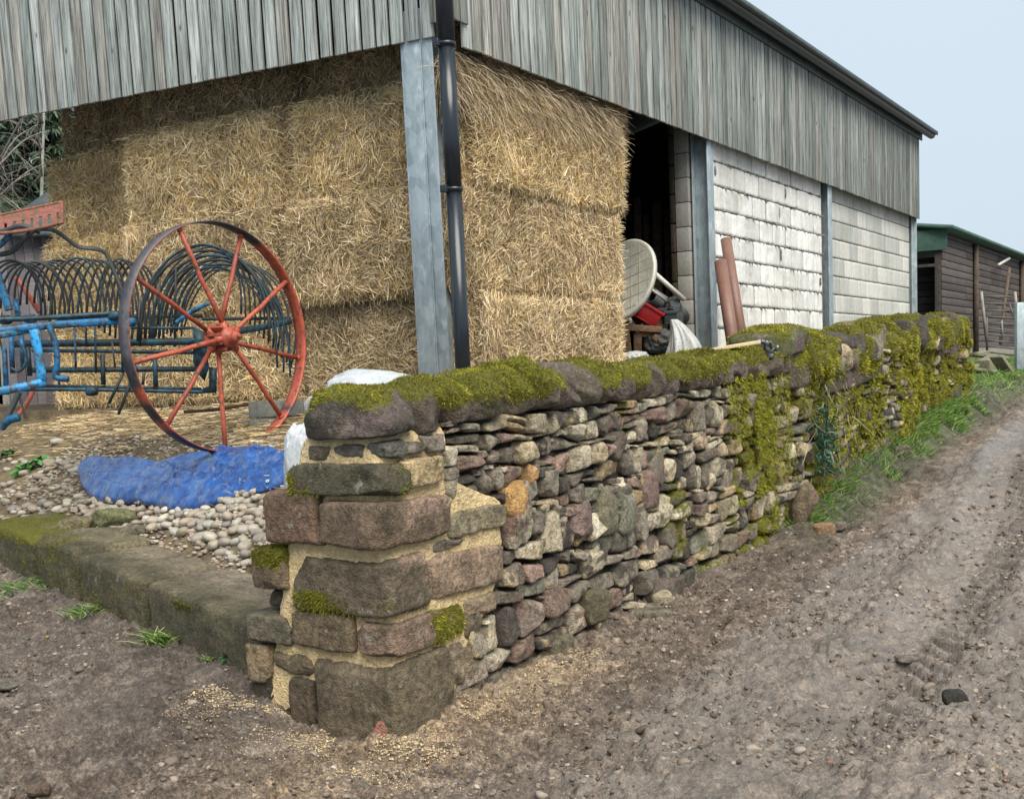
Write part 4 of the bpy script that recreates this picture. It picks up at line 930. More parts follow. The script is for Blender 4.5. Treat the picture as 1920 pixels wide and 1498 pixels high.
def grass_at(mb,x,y,z,hmin,hmax,wd,cols=((.05,.13,.02),(.08,.19,.03),(.12,.24,.04),(.20,.22,.07),(.04,.09,.015)),lean=.5,flat=0.):
    n=len(x); h=rg.uniform(hmin,hmax,n); a=rg.uniform(0,6.3,n); D=np.c_[np.cos(a)*lean,np.sin(a)*lean,np.ones(n)]+rg.normal(size=(n,3))*.15
    bend=np.c_[np.cos(a),np.sin(a),-.6*np.ones(n)]*(h*.45)[:,None]
    c=np.array(cols)[rg.integers(len(cols),size=n)]*rg.uniform(.8,1.2,(n,1)); blades(mb,np.c_[x,y,z-.005],D,h,wd,c,bend,seg=3,rg=rg)
def verge():
    mb=MB(); n=150000; s=rg.uniform(3.4,30,n)**1.0; s=3.2+(s-3.4)*rg.random(n)**.9; w2=np.interp(s,[3.2,5,7,9,12,20],[.12,.17,.19,.20,.24,.30])*(1+.6*fbm(np.c_[s,s*0],1.4,3,88)+.22*rg.normal(size=n)); q=rg.random(n)*w2-.02*0
    q=np.where(s>10.7,q-rg.random(n)*2.6,q)
    P=Q+s[:,None]*U+q[:,None]*N; x,y=P[:,0],P[:,1]; f=fbm(np.c_[x,y],2.6,3,44); edge=1-q/w2
    th=np.where(s<4.6,.15,np.where(s<6.3,.0,-.28)); k=(f+.35*(edge-.5)>th); x,y,s=x[k],y[k],s[k]
    z=lane_z(x,y)[0]
    far=s>8
    for sel,hm,wd in ((~far,(.02,.065),.005),(far,(.03,.085),.009)):
        grass_at(mb,x[sel],y[sel],z[sel],*hm,wd,cols=((.07,.17,.025),(.11,.24,.035),(.17,.30,.055),(.28,.27,.12),(.06,.12,.025),(.12,.20,.035)))
    # longer tufts
    for (px,py,r,nn,hh) in ((1660,830,.16,260,.20),(1560,930,.14,200,.14),(1700,815,.2,240,.2),(1360,1010,.12,120,.09),(1590,915,.15,120,.12),(1640,870,.2,200,.18),(1760,770,.3,240,.22),(1850,710,.5,300,.25)):
        P=hit(px,py,lane_z0,3,30); a=rg.uniform(0,6.3,nn); rr=r*np.sqrt(rg.random(nn)); x=P[0]+rr*np.cos(a); y=P[1]+rr*np.sin(a)
        grass_at(mb,x,y,lane_z(x,y)[0],hh*.4,hh,.006)
    tag(mb.build('verge_grass',M['grass'],origin=W(7,0,.4),smooth=False),'bright green grass growing along the foot of the old wall','grass',kind='stuff')
verge()
def tuft(label,px,py,nn,r,hh,wd=.0055,cols=None,fz=None,name='grass_tuft',y0=3):
    P=hit(px,py,fz or lane_z0,y0,16); mb=MB(); a=rg.uniform(0,6.3,nn); rr=r*rg.random(nn)**.8; x=P[0]+rr*np.cos(a); y=P[1]+rr*np.sin(a)*.6; z=(fz or lane_z0)(x,y)
    grass_at(mb,x,y,z,hh*.35,hh,wd,cols or ((.05,.13,.02),(.09,.20,.03),(.14,.27,.04),(.26,.27,.12),(.04,.09,.015)),lean=.7)
    return tag(mb.build(name,M['grass'],origin=P,smooth=False),label,'grass')
tuft('long bladed grass tuft at the foot of the kerb nearest the wall',310,1205,170,.11,.17,.006)
tuft('low grass tuft against the kerb, left of the long bladed one',165,1150,240,.13,.10,.005)
tuft('patch of broad leaved grass at the left edge under the kerb',30,1110,300,.25,.12,.007)
tuft('small sprig of grass between kerb and wall foot',400,1235,60,.08,.07,.005)
def leafy(label,px,py,fz,n,r,ls,cols,name='weed',up=.5,y0=3,hh=.06):
    P=hit(px,py,fz,y0,16); mb=MB(); a=rg.uniform(0,6.3,n); rr=r*np.sqrt(rg.random(n)); x=P[0]+rr*np.cos(a); y=P[1]+rr*np.sin(a)*.7
    b=np.c_[x,y,fz(x,y)+hh*rg.random(n)]; D=np.c_[np.cos(a),np.sin(a),up+.4*rg.normal(size=n)]; ll=rg.uniform(.6,1.2,n)*ls
    blades(mb,b,D,ll,ll*.6,np.array(cols)[rg.integers(len(cols),size=n)]*rg.uniform(.7,1.2,(n,1)),-Z*(ll*.4)[:,None],seg=2,rg=rg)
    return tag(mb.build(name,M['grass'],origin=P,smooth=False),label,'plant')
leafy('dark small leaved weed in the corner between kerb and wall end',445,1242,lane_z0,160,.07,.028,((.02,.07,.025),(.03,.10,.04)))
leafy('nettle like weed growing in straw left of the tarp',60,880,yz,90,.10,.07,((.06,.16,.05),(.09,.22,.06)),y0=4.5)
leafy('dark leafy weed at the far left edge of the yard',2,865,yz,70,.08,.07,((.02,.06,.02),(.04,.10,.03)),y0=4.5)
# ivy clump on the old wall
def ivy():
    mb=MB(); c=onpl(1545,825,W(0,-.1,0),N); n=420
    P=c+np.clip(rg.normal(size=(n,1)),-1.6,1.6)*.10*U+np.clip(rg.normal(size=(n,1)),-1.6,1.6)*.15*Z+N*rg.uniform(-.05,.06,(n,1)); D=N*.6+rg.normal(size=(n,3)); ll=rg.uniform(.03,.08,n)
    blades(mb,P,D,ll,ll*.22,np.array([(.02,.06,.035),(.035,.10,.06),(.07,.14,.10),(.02,.045,.03)])[rg.integers(4,size=n)],-Z*(ll*.3)[:,None],seg=2,rg=rg)
    for q in range(14):
        e=c+rg.normal()*.14*U+rg.normal()*.2*Z+N*.05; tube(mb,[c,(c+e)/2+N*.02,e],.004,4,(.05,.07,.04))
    tag(mb.build('thistle_plant',M['grass'],origin=c,smooth=False),'blue-green spiky plant growing out of the face of the old wall','plant')
    mb=MB(); n=170; s=(onpl(1580,830,W(0,-.1,0),N)-Q)@U; P=W(s,0,0)+rg.normal(size=(n,1))*.5*U+N*rg.uniform(.02,.10,(n,1))+Z*rg.uniform(.35,1.3,(n,1)); D=-Z+rg.normal(size=(n,3))*.4; ll=rg.uniform(.08,.25,n)
    blades(mb,P,D,ll,.005,np.array([(.26,.22,.14),(.20,.17,.11),(.32,.29,.20)])[rg.integers(3,size=n)],rg.normal(size=(n,3))*.04,seg=3,rg=rg)
    tag(mb.build('dead_stems',M['straw'],origin=P[0],smooth=False),'dry dead stems hanging down the face of the old wall','dead grass',kind='stuff')
ivy()
def gravel():
    """clods, chips and crumbs of stone trodden into the mud"""
    mb=MB(); base=[stone(rg,3,3.5,7,(.5,.9),.14) for _ in range(8)]
    n=44000; B=rg.uniform(-.56,.56,n); Y=np.exp(rg.uniform(math.log(2.3),math.log(12),n)); x=Y*B; y=Y
    z,s,nn,k,p=lane_z(x,y); f=fbm(np.c_[x,y],1.7,3,8)
    ok=((nn>.03)|((s<-.02)|(p<-.03))&(s<.0)|((p<-.03)&(nn<0)))&(f>-.25)&~((nn<1.0)&(s>5))
    x,y,z,s,nn,f=[q[ok] for q in (x,y,z,s,nn,f)]
    pal=np.array([(.075,.056,.043),(.12,.092,.072),(.18,.145,.115),(.26,.215,.175),(.13,.105,.085),(.40,.35,.29)]); w2=[8,7,6,3.5,3,.35]
    for i in range(len(x)):
        P,F=base[i%8]; r=(.0022+.0075*rg.random()**2)*(1.9 if rg.random()<.05 else 1)*(1+.12*y[i]); c=pal[rg.choice(6,p=np.array(w2)/sum(w2))]
        if rg.random()<.006: c=np.array((.24,.10,.075))
        if rg.random()<.0008: c=np.array((.28,.19,.06))
        a=rg.uniform(0,6.3); q=P*np.array([r,r*rg.uniform(.6,1),r*.6]); q=np.c_[q[:,0]*math.cos(a)-q[:,1]*math.sin(a),q[:,0]*math.sin(a)+q[:,1]*math.cos(a),q[:,2]]
        mb.add(q+np.array([x[i],y[i],z[i]+.02*0+GD(x[i],y[i])]),F,c)
    tag(mb.build('gravel',M['gravel'],origin=(0,4,0)),'clods and chips of stone trodden into the mud','gravel',kind='stuff')
def GD(x,y):
    return 0.
# exact ground surface lookup for small things
_g=bpy.data.objects['ground']; 
from mathutils.bvhtree import BVHTree
_gv=np.zeros(len(_g.data.vertices)*3,np.float32); _g.data.vertices.foreach_get('co',_gv); _gv=_gv.reshape(-1,3)
_na,_nb=830,900; _ys=_gv.reshape(_na,_nb,3)[:,0,1]
def surf(x,y):
    x=np.asarray(x,float);y=np.asarray(y,float); i=np.clip(np.searchsorted(_ys,y)-1,0,_na-2); j=np.clip(((x/y+1.3)/2.6*(_nb-1)).astype(int),0,_nb-2)
    g=_gv.reshape(_na,_nb,3)[:,:,2]; return (g[i,j]+g[i+1,j]+g[i,j+1]+g[i+1,j+1])/4
def GD(x,y): return float(surf(x,y))-float(lane_z(np.array([x]),np.array([y]))[0][0])
gravel()
def sand():
    """mortar crumbs spilt round the foot of the corner"""
    mb=MB(); base=[stone(rg,2,3,3,(.7,.95),.12) for _ in range(4)]; n=15000
    s=rg.uniform(-.45,1.55,n); q=np.abs(rg.normal(size=n))*.17+.02; left=rg.random(n)<.42
    s2=np.where(left,-np.abs(rg.normal(size=n))*.13-.02,s); e2=np.where(left,rg.uniform(-.3,1.0,n),-q)
    P=Q+s2[:,None]*U-e2[:,None]*N; x,y=P[:,0],P[:,1]; f=fbm(np.c_[x,y],6,3,77); k=f>-.15; x,y=x[k],y[k]; z=surf(x,y)
    pal=np.array([(.44,.34,.20),(.36,.27,.15),(.52,.43,.28),(.27,.205,.12)])
    for i in range(len(x)):
        P_,F=base[i%4]; r=rg.uniform(.0012,.0034)*(2. if rg.random()<.03 else 1); mb.add(P_*r+np.array([x[i],y[i],z[i]+r*.3]),F,pal[rg.integers(4)])
    tag(mb.build('mortar_crumbs',M['gravel'],origin=Q),'yellow mortar crumbs spilt round the foot of the wall end','mortar crumbs',kind='stuff')
sand()
# ================================================================= hay rake with the big orange wheel
rg=np.random.default_rng(5)
WP=hit(428,850,yz,5,9); YW=WP[1]
WC=atY(412,634,YW); WR=.5*np.linalg.norm(atY(403,418,YW)-atY(411,850,YW)); WA=unit([.825,-.565,0.]); WX=unit(np.cross(Z,WA)); 
if WX[0]<0: WX=-WX
rake=thing('hay_rake','old blue hay rake with curved spring tines and one large orange spoked wheel','hay rake',tuple(WC-Z*WR)); RO=WC-Z*WR
def rb(name,mb,mat,parent=None,**kw): return mb.build(name,M[mat],parent or rake,origin=RO,**kw)
# wheel
wh=MB(); n=96; th=np.linspace(0,2*np.pi,n,endpoint=False); hw=.045; tk=.010
prof=[(WR,-hw),(WR,hw),(WR-tk,hw),(WR-tk*1.3,.3*hw),(WR-tk*1.3,-.3*hw),(WR-tk,-hw)]
V=[];c=[]
DKM=np.array([.18,.75,1.5])
for a in th:
    for j,(r,h) in enumerate(prof):
        V.append(WC+r*(math.cos(a)*WX+math.sin(a)*Z)+WA*h)
        d=math.degrees(a)%360; wob_=12*math.sin(a*7)+8*math.sin(a*17)
        outer=j<2
        dark=(outer and 62<d+wob_<198) or (outer and 228<d+wob_<270) or ((not outer) and 62<d+wob_<112) or (318<d+wob_*.4<328)
        lite=(not outer) and 120<d<190
        c.append(DKM*(1.2 if 95<d<190 else .55) if dark else np.ones(3)*rg.uniform(.93,1.07))
k=len(prof); F=[[i*k+j,((i+1)%n)*k+j,((i+1)%n)*k+(j+1)%k,i*k+(j+1)%k] for i in range(n) for j in range(k)]
wh.add(np.array(V),np.array(F),np.array(c)); wheel=rb('wheel',wh,'orange_paint',smooth=False); wheel['label']='large orange wheel with a worn rim and nine spokes'
HC=WC+WA*.07
hb=MB(); lathe(hb,[(.0,.13),(.028,.13),(.036,.11),(.036,.07),(.062,.065),(.068,.045),(.055,.02),(.05,-.04),(.085,-.06),(.09,-.09),(.06,-.11),(.0,-.12)],WC+WA*.04,WA,28,(1,1,1))
for q in range(9):
    a=R(270+40*q); d=math.cos(a)*WX+math.sin(a)*Z; b=WC+WA*(.075 if q%2 else -.02)
    lathe(hb,[(.024,.03),(.024,.10),(.0,.102)],b+d*.0,d,10,(1.05,1,1))
for q in range(9):
    a=R(250+40*q); d=math.cos(a)*WX+math.sin(a)*Z; box(hb,WC+WA*.03+d*.07,d,np.cross(WA,d),WA,-.02,.02,-.008,.008,-.05,.06,(.8,.8,.8),.003)
lathe(hb,[(.0,.03),(.012,.03),(.012,0)],WC+WA*.17,WA,8,(.5,.6,.6))
rb('hub',hb,'orange_paint',wheel)
for q in range(9):
    sp=MB(); a=R(270+40*q+(2 if q%2 else -1)); d=math.cos(a)*WX+math.sin(a)*Z; b=WC+WA*(.075 if q%2 else -.02)+d*.07; e=WC+d*(WR-.012)+WA*(.012 if q%2 else -.012)
    m_=(b+e)/2+rg.normal(size=3)*.004; wn=np.array([.75,.72,.72]) if q in(2,4,6,8) else np.ones(3)
    tube(sp,[b,(b*2+e)/3,m_,(b+e*2)/3,e],.0155,8,wn); lathe(sp,[(.0,.0),(.019,.0),(.019,.02),(.0,.024)],e-d*.02,d,8); rb('spoke',sp,'orange_paint',wheel)
# frame members: pixel, pixel, depth, thickness
def P3(x,y,Y): return atY(x,y,Y)
def bar(name,pts,r,mat='dull_blue',parent=None,flat=1.,col=(1,1,1),n=8,lab=None,ns=None):
    mb=MB(); P=[P3(*p) for p in pts]; P=spline(P,ns or 12*len(P)) if len(P)>2 else P
    tube(mb,P,r,n,col,flat=flat); o=rb(name,mb,mat,parent)
    if lab: o['label']=lab
    return o
y0=YW+.05
bar('top_bar',[(-60,600,y0-.35),(60,597,y0-.2),(213,588,y0),(232,590,y0+.02)],.017)
bar('frame_rail',[(-60,628,y0-.45),(83,611,y0-.3),(233,601,y0)],.024,'blue_paint',flat=.4,col=(.75,.75,.8))
bar('frame_rail',[(-60,640,y0-.5),(60,618,y0-.32)],.02,'blue_paint',flat=.4)
bar('reel_shaft',[(20,645,y0+.1),(200,643,y0+.15),(370,640,y0+.2)],.024)
bar('reel_bar',[(60,657,y0+.3),(370,661,y0+.35)],.013); bar('reel_bar',[(60,694,y0),(372,692,y0+.2)],.018); bar('reel_bar',[(60,597,y0+.6),(380,592,y0+.65)],.014,'dark_iron'); bar('reel_bar',[(246,615,y0+.1),(362,615,y0+.15)],.009)
bar('lower_rail',[(-40,733,y0-.15),(60,730,y0-.1),(200,731,y0),(380,735,y0+.1)],.013); bar('lower_rail',[(60,723,y0),(378,729,y0+.15)],.010)
bar('front_frame',[(63,618,y0-.45),(72,665,y0-.45),(80,716,y0-.45)],.030,'blue_paint',flat=.55,ns=8,col=(1.3,1.45,1.5)); bar('front_frame',[(84,716,y0-.45),(40,726,y0-.5),(-60,744,y0-.6)],.026,'blue_paint',flat=.5,ns=8,col=(1.2,1.3,1.4))
bar('lever',[(90,608,y0-.3),(103,640,y0-.3),(107,680,y0-.3),(104,706,y0-.3),(128,711,y0-.3)],.020,'blue_paint',col=(.7,.7,.75)); bar('brace',[(-20,480,y0-.2),(0,528,y0-.2),(17,582,y0-.2)],.026,'blue_paint',flat=.5)
bar('brace',[(30,560,y0-.1),(33,600,y0-.1)],.016,'blue_paint')
for x,a,b in ((192,664,722),(290,664,726),(140,612,690),(160,600,650),(178,600,700),(228,600,700),(110,700,735)): bar('strut',[(x,a,y0+.05),(x+2,b,y0+.05)],.016 if x in(192,290) else .008,'dull_blue' if x!=140 else 'blue_paint')
for x,a,b in ((20,622,700),(40,628,690),(52,650,705),(8,650,740)): bar('strut',[(x,a,y0-.2),(x+4,b,y0-.2)],.017,'blue_paint' if x!=52 else 'dull_blue',col=(.6,.65,.7))
bar('chain_hook',[(28,640,y0-.3),(45,655,y0-.3),(48,680,y0-.3),(36,696,y0-.3),(20,690,y0-.3)],.010,'dull_blue')
# end plate next to the wheel
mb=MB(); pl=[(362,612),(382,622),(388,650),(392,690),(384,715),(370,700),(362,680)]
V=[P3(x,y,y0+.2) for x,y in pl]+[P3(x,y,y0+.235) for x,y in pl]; k=len(pl); mb.add(np.array(V),[np.array([list(range(k))[::-1]]),np.array([list(range(k,2*k))]),np.array([[i,(i+1)%k,k+(i+1)%k,k+i] for i in range(k)])]); rb('end_plate',mb,'dull_blue',smooth=False)
mb=MB(); pl=[(392,688),(407,690),(406,736),(378,738),(380,728),(392,724)]; V=[P3(x,y,y0+.25) for x,y in pl]+[P3(x,y,y0+.29) for x,y in pl]; k=len(pl); mb.add(np.array(V),[np.array([list(range(k))[::-1]]),np.array([list(range(k,2*k))]),np.array([[i,(i+1)%k,k+(i+1)%k,k+i] for i in range(k)])]); rb('end_plate',mb,'dull_blue',smooth=False)
bar('axle_arm',[(432,636,y0+.0),(448,622,y0+.1),(495,613,y0+.35),(545,602,y0+.6)],.022,'dull_blue',flat=.6,col=(1.2,1.2,1.2)); bar('axle_arm',[(380,598,y0+.3),(545,597,y0+.7)],.012,'dark_iron')
bar('spring',[(330,605,y0-.02),(360,583,y0-.02),(392,569,y0-.02)],.013,'blue_paint',col=(1.2,1.3,1.3)); bar('spring',[(325,612,y0),(355,590,y0),(375,580,y0)],.007,'blue_paint'); bar('axle',[(360,645,y0+.2),(405,643,YW+.1)],.03,'dull_blue')
bar('lift_arm',[(0,478,y0-.3),(25,470,y0-.3),(50,443,y0-.3),(72,430,y0-.28),(105,434,y0-.2),(145,462,y0-.1),(180,467,y0-.05),(200,478,y0),(216,512,y0),(228,540,y0),(240,580,y0),(243,600,y0)],.016,'dark_iron',flat=.55)
bar('lift_arm',[(-20,440,y0-.3),(10,432,y0-.3),(40,424,y0-.3),(75,436,y0-.28)],.014,'dark_iron',flat=.6)
bar('brace',[(-20,475,y0-.2),(10,450,y0-.25),(22,430,y0-.25)],.022,'blue_paint',flat=.5,col=(.7,.7,.7))
bar('rear_arm',[(30,520,y0+.5),(52,552,y0+.5),(74,586,y0+.5)],.018,'orange_paint',flat=.5,lab='orange arm behind the tines')
bar('stand_leg',[(36,735,y0-.3),(22,765,y0-.32),(10,790,y0-.35)],.018,'dark_iron'); bar('stand_leg',[(62,735,y0+.2),(50,757,y0+.1),(34,778,y0)],.014,'orange_paint',col=(1.2,1.3,1.3)); bar('stand_leg',[(36,738,y0-.3),(46,778,y0-.3),(50,783,y0-.3)],.007,'dark_iron')
bar('foot',[(2,802,y0-.35),(16,788,y0-.35),(35,782,y0-.35)],.026,'blue_paint',col=(.7,.7,.7))
# seat: pressed iron pan with slots
mb=MB(); n=28; rows_=9; V=[]
for i in range(n):
    t=i/(n-1)
    for j in range(rows_):
        s_=j/(rows_-1)*2-1; x=-30+147*t; yt=421-31*t; yb=450-22*t+6*math.sin(t*3)
        Y=y0-.25+.22*(s_); zz=.02*(s_*s_); p=P3(x,(yt+yb)/2+ (yb-yt)/2*(-s_)*-1*-1 ,Y); V.append(p+Z*(.035*abs(s_)**2-.0))
F=[]
for i in range(n-1):
    for j in range(rows_-1):
        if i%3==1 and j in(2,3,4,5): continue
        a=i*rows_+j; F.append([a,a+rows_,a+rows_+1,a+1])
mb.add(np.array(V),np.array(F)); V2=np.array(V)-Z*.006; mb.add(V2,np.array(F)[:,::-1]); so=rb('seat',mb,'seat_iron'); so['label']='slotted orange-red iron seat'
rim_=MB(); tube(rim_,[V[i*rows_+rows_-1] for i in range(n)],.011,6); tube(rim_,[V[i*rows_] for i in range(n)],.011,6); tube(rim_,[V[(n-1)*rows_+j] for j in range(rows_)],.011,6); rb('seat_rim',rim_,'seat_iron',so)
# tines
def tine(f0,ap,f1,Y,r=.0085,mat='dark_iron'):
    (x0,y_0),(xa,ya),(x1,y_1)=f0,ap,f1; a0=P3(x0,y_0,Y); a1=P3(x1,y_1,Y+.12); A=P3(xa,ya,Y+.06)
    mb=MB(); t=np.linspace(0,1,22); cx_=(a0+a1)/2; pts=[]
    for q in np.linspace(math.pi,0,22):
        p=cx_+ (a1-a0)/2*math.cos(q)+(A-cx_)*math.sin(q)**.8; pts.append(p)
    tube(mb,pts,r,6); return rb('tine',mb,mat)
for i in range(11): tine((-38+13*i+rg.uniform(-3,3),585-2*i),(20+12*i+rg.uniform(-4,4),490+rg.uniform(-3,5)),(74+11*i+rg.uniform(-4,4),600),y0+.05+.05*i)
for i in range(6): tine((93+17*i,610-3*i),(150+15*i,484+2*i),(196+10*i,625+5*i),y0+.0+.07*i,mat='dark_iron' if i%3 else 'dull_blue')
for i in range(5): tine((185+10*i,615),(228+10*i,486+3*i),(262+9*i,640),y0+.3+.05*i)
for i in range(4): tine((262+22*i,650),(385+16*i,470+9*i),(505+13*i,640+16*i),y0+.15+.12*i,.010,'dull_blue' if i%2 else 'dark_iron')
for i in range(12): tine((258+8*i+rg.uniform(-4,4),640-2*i),(358+11*i+rg.uniform(-5,5),458+3*abs(i-2)+1.5*i+rg.uniform(-4,4)),(452+8.5*i,590+9*i),y0+.1+.06*i,.0068,mat='dark_iron' if i%4 else 'dull_blue')
for i in range(3): tine((300+20*i,630),(410+18*i,500+6*i),(520+12*i,690+8*i),y0+.2+.1*i,.007,'dull_blue')
for (a,b,c_,d) in ((231,700,204,757),(248,708,222,777),(270,700,268,722),(210,640,216,690),(262,560,258,640),(300,520,296,610),(330,500,328,610),(245,500,262,620)): bar('tine',[(a,b,y0),(c_,d,y0)],.010 if b>=700 else .007,'dark_iron')
for (x,y) in ((245,604),(118,598),(172,734),(57,598),(10,600),(215,592),(245,690)):
    mb=MB(); P,F=stone(rg,6,3,3,(.8,.95)); mb.add(P3(x,y,y0-.05)+P*np.array([.04,.035,.03]),F,(.8,.85,.9)); rb('casting',mb,'blue_paint' if x in(245,57) else 'dull_blue')
# ================================================================= tarpaulin
def tarp():
    root=None
    def sheet(back,front,hh,seed,nu=160,nv=56,lift=0.,base=None,pw=.5,fold=1.):
        B=spline(np.array([[*b,0] for b in back]),nu)[:,:2]; Fr=spline(np.array([[*f,0] for f in front]),nu)[:,:2]; V=[];UV=[]
        for i in range(nu):
            p0=hit(*B[i],yz,4.2,14); p1=hit(*Fr[i],yz,4.2,14)
            for j in range(nv): t=j/(nv-1); V.append(p0*(1-t)+p1*t); UV.append((i/(nu-1),t))
        V=np.array(V); u,t=np.array(UV).T; V[:,2]=yard_z(V[:,0],V[:,1])
        th=np.clip(np.sin(np.pi*t),0,1)**pw*np.clip(np.sin(np.pi*np.clip(u,.01,.99)),0,1)**.4
        A=np.c_[u*3.2,t*1.3,u*0+seed]
        r=1-np.abs(fbm(A,1.25,2,seed)*2.6); r2=1-np.abs(fbm(np.c_[u*2+t*1.5,t*2.2-u*1.2,u*0+seed],2.8,2,seed+3)*2.4); r3=fbm(V,26,3,seed+7)
        cr=0
        rc=np.random.default_rng(seed)
        for _ in range(9):
            u0,t0=rc.uniform(.05,.95),rc.uniform(.1,.9); a_=rc.uniform(-.5,.5) if rc.random()<.6 else rc.uniform(-1.4,1.4); d=np.abs((u-u0)*3.2*math.sin(a_)-(t-t0)*1.2*math.cos(a_)+.04*np.sin(u*9+seed)); al=(u-u0)*3.2*math.cos(a_)+(t-t0)*1.2*math.sin(a_); w_=rc.uniform(.05,.12); cr=cr+rc.choice([1,1,-1])*rc.uniform(.016,.036)*np.maximum(0,1-d/w_)*sstep(.9,.3,np.abs(al))
        h=th*(hh+cr+fold*(.040*np.clip(r,-.5,1)**3+.006*np.clip(r2,-.4,1)**3)+.001*r3)
        V[:,2]+=h+lift*th+.010
        V+=np.c_[fbm(V,7,3,1),fbm(V,7,3,2),np.zeros(len(V))]*.016
        F=np.array([[i*nv+j,(i+1)*nv+j,(i+1)*nv+j+1,i*nv+j+1] for i in range(nu-1) for j in range(nv-1)]); return V,F
    t_=None
    V1,F1=sheet([(285,884),(330,868),(400,851),(440,848),(480,849),(515,853),(540,862),(549,872)],[(285,890),(330,905),(375,925),(410,930),(450,926),(490,922),(530,915),(550,893)],.085,3,fold=.9)
    t_=thing('tarpaulin','crumpled blue tarpaulin lying folded on the pebbles in front of the orange wheel','tarpaulin',tuple(V1.mean(0)))
    V2,F2=sheet([(147,893),(156,880),(180,877),(230,878),(270,884),(310,888),(345,893),(385,905),(415,918),(432,930)],[(147,895),(156,916),(170,935),(200,946),(245,948),(290,953),(330,961),(375,957),(415,946),(436,936)],.08,8,lift=.02,pw=.35,fold=.9)
    V3,F3=sheet([(395,938),(420,925),(450,912),(480,908),(510,905),(545,890)],[(398,946),(425,940),(455,930),(485,927),(520,918),(549,905)],.035,12,nv=24,fold=.7)
    for nm,V,F in (('main_sheet',V1,F1),('rolled_flap',V2,F2),('loose_edge',V3,F3)):
        mb=MB(); mb.add(V,F); o=mb.build(nm,M['tarp'],t_,origin=t_.location); md=o.modifiers.new('thick','SOLIDIFY'); md.thickness=.004; md.offset=-1
    m2=MB(); p=hit(503,918,yz,4.2,14)+Z*.05; lathe(m2,[(.006,0),(.012,0),(.012,.004),(.006,.004),(.006,0)],p,unit([-.2,-.6,.7]),14)
    m2.build('eyelet',M['white_plastic'],t_,origin=t_.location)
tarp()
def bag(name,label,cat,c,h,mat,rot=0.,k=2.6,tilt=0.,amp=.05,seed=1,n=26,parent=None):
    V,F=csph(n); P=V/((np.abs(V)**k).sum(1)**(1/k))[:,None]; r=1-np.abs(fbm(P+seed*3.1,1.8,4,seed)*2.4); P=P*(1+amp*1.4*(r[:,None]-.4)); P+=unitv(P)*(fbm(P+seed,5,3,seed+5)*amp*.8)[:,None]
    q=P*np.array(h); ct,st=math.cos(tilt),math.sin(tilt); q=np.c_[q[:,0]*ct-q[:,2]*st,q[:,1],q[:,0]*st+q[:,2]*ct]; ca,sa=math.cos(rot),math.sin(rot); q=np.c_[q[:,0]*ca-q[:,1]*sa,q[:,0]*sa+q[:,1]*ca,q[:,2]]
    mb=MB(); mb.add(q+np.array(c),F); return tag(mb.build(name,M[mat],origin=np.array(c)-np.array([0,0,h[2]])),label,cat)
def sat(P,top,h,*a,**kw):
    g=float(yard_z(P[0:1],P[1:2])[0])-.02; hz=(top-g)/2; bag(*a,(P[0],P[1],g+hz),(h[0],h[1],hz),'white_sack',**kw)
P=atY(702,708,6.6); sat(P,P[2]+.035,(.30,.18),'sack','white plastic sack lying behind the first cope stones','sack',rot=-.1,tilt=-.13,seed=3,k=3.2,amp=.05)
P=atY(628,738,6.3); sat(P,P[2]+.02,(.14,.12),'sack','white plastic sack half hidden behind the near cope stone','sack',rot=.3,tilt=.3,seed=8,k=4,amp=.035)
P=atY(562,838,5.75); sat(P,P[2]+.10,(.085,.08),'sack','crumpled white sack between the tarp and the wall end','sack',rot=.2,seed=5,amp=.07,k=3.2)
# concrete lintel pieces by the wheel
for (y_,lab) in ((767,'grey concrete block on top of another behind the wheel rim'),(786,'lower of two grey concrete blocks behind the wheel rim')):
    P=atY(510,y_,YW+.75); mb=MB(); box(mb,P,unit([1,.12,0]),unit([-.12,1,0]),Z,-.16,.22,-.05,.10,-.055 if y_<780 else -.05,.06 if y_<780 else .008,(1,1,1),.006); tag(mb.build('concrete_block',M['concrete'],origin=P),lab,'concrete block')
mb=MB(); tube(mb,spline([atY(345,772,YW+.5),atY(400,768,YW+.5),atY(465,758,YW+.6)],12),.012,6,(.6,.5,.4)); tag(mb.build('stick',M['rough_timber'],origin=atY(400,768,YW+.5)),'thin dark stick lying in the straw behind the wheel','stick')
# ================================================================= things in the barn opening
TY=11.3; tc=atY(1168,526,TY); tn=unit([-.74,-.60,.31]); tr=.425
tb=thing('garden_table','round white plastic garden table tipped on its side beside the bales','table',tuple(tc-Z*tr))
mb=MB(); lathe(mb,[(0,.006),(tr-.03,.006),(tr-.012,.012),(tr,.004),(tr,-.03),(tr-.012,-.03),(tr-.02,-.008),(0,-.008)],tc,tn,56,(.95,.95,.92)); o=mb.build('tabletop',M['white_plastic'],tb,origin=tc-Z*tr)
gm=MB(); tx=unit(np.cross(tn,Z)); ty=np.cross(tn,tx)
ca,sa=math.cos(.25),math.sin(.25); ta,tb2=tx*ca+ty*sa,-tx*sa+ty*ca
for k in range(-3,4):
    hl=math.sqrt(max(0,(tr-.05)**2-(k*.11)**2)); box(gm,tc,ta,tb2,tn,k*.11-.003,k*.11+.003,-hl,hl,.004,.0085,(.5,.46,.38),.0005); box(gm,tc,tb2,ta,tn,k*.11-.003,k*.11+.003,-hl,hl,.004,.008,(.45,.42,.36),.0005)
gm.build('groove',M['white_plastic'],o,origin=tc-Z*tr)
for (x0,y_0,x1,y_1,r) in ((1222,508,1283,562,.024),(1168,585,1228,658,.024),(1205,530,1250,565,.015),(1150,590,1176,612,.018)):
    mb=MB(); tube(mb,[atY(x0,y_0,TY+.12),atY(x1,y_1,TY+.35)],r,10,(1.1,1.1,1.08)); mb.build('leg',M['white_plastic'],tb,origin=tc-Z*tr)
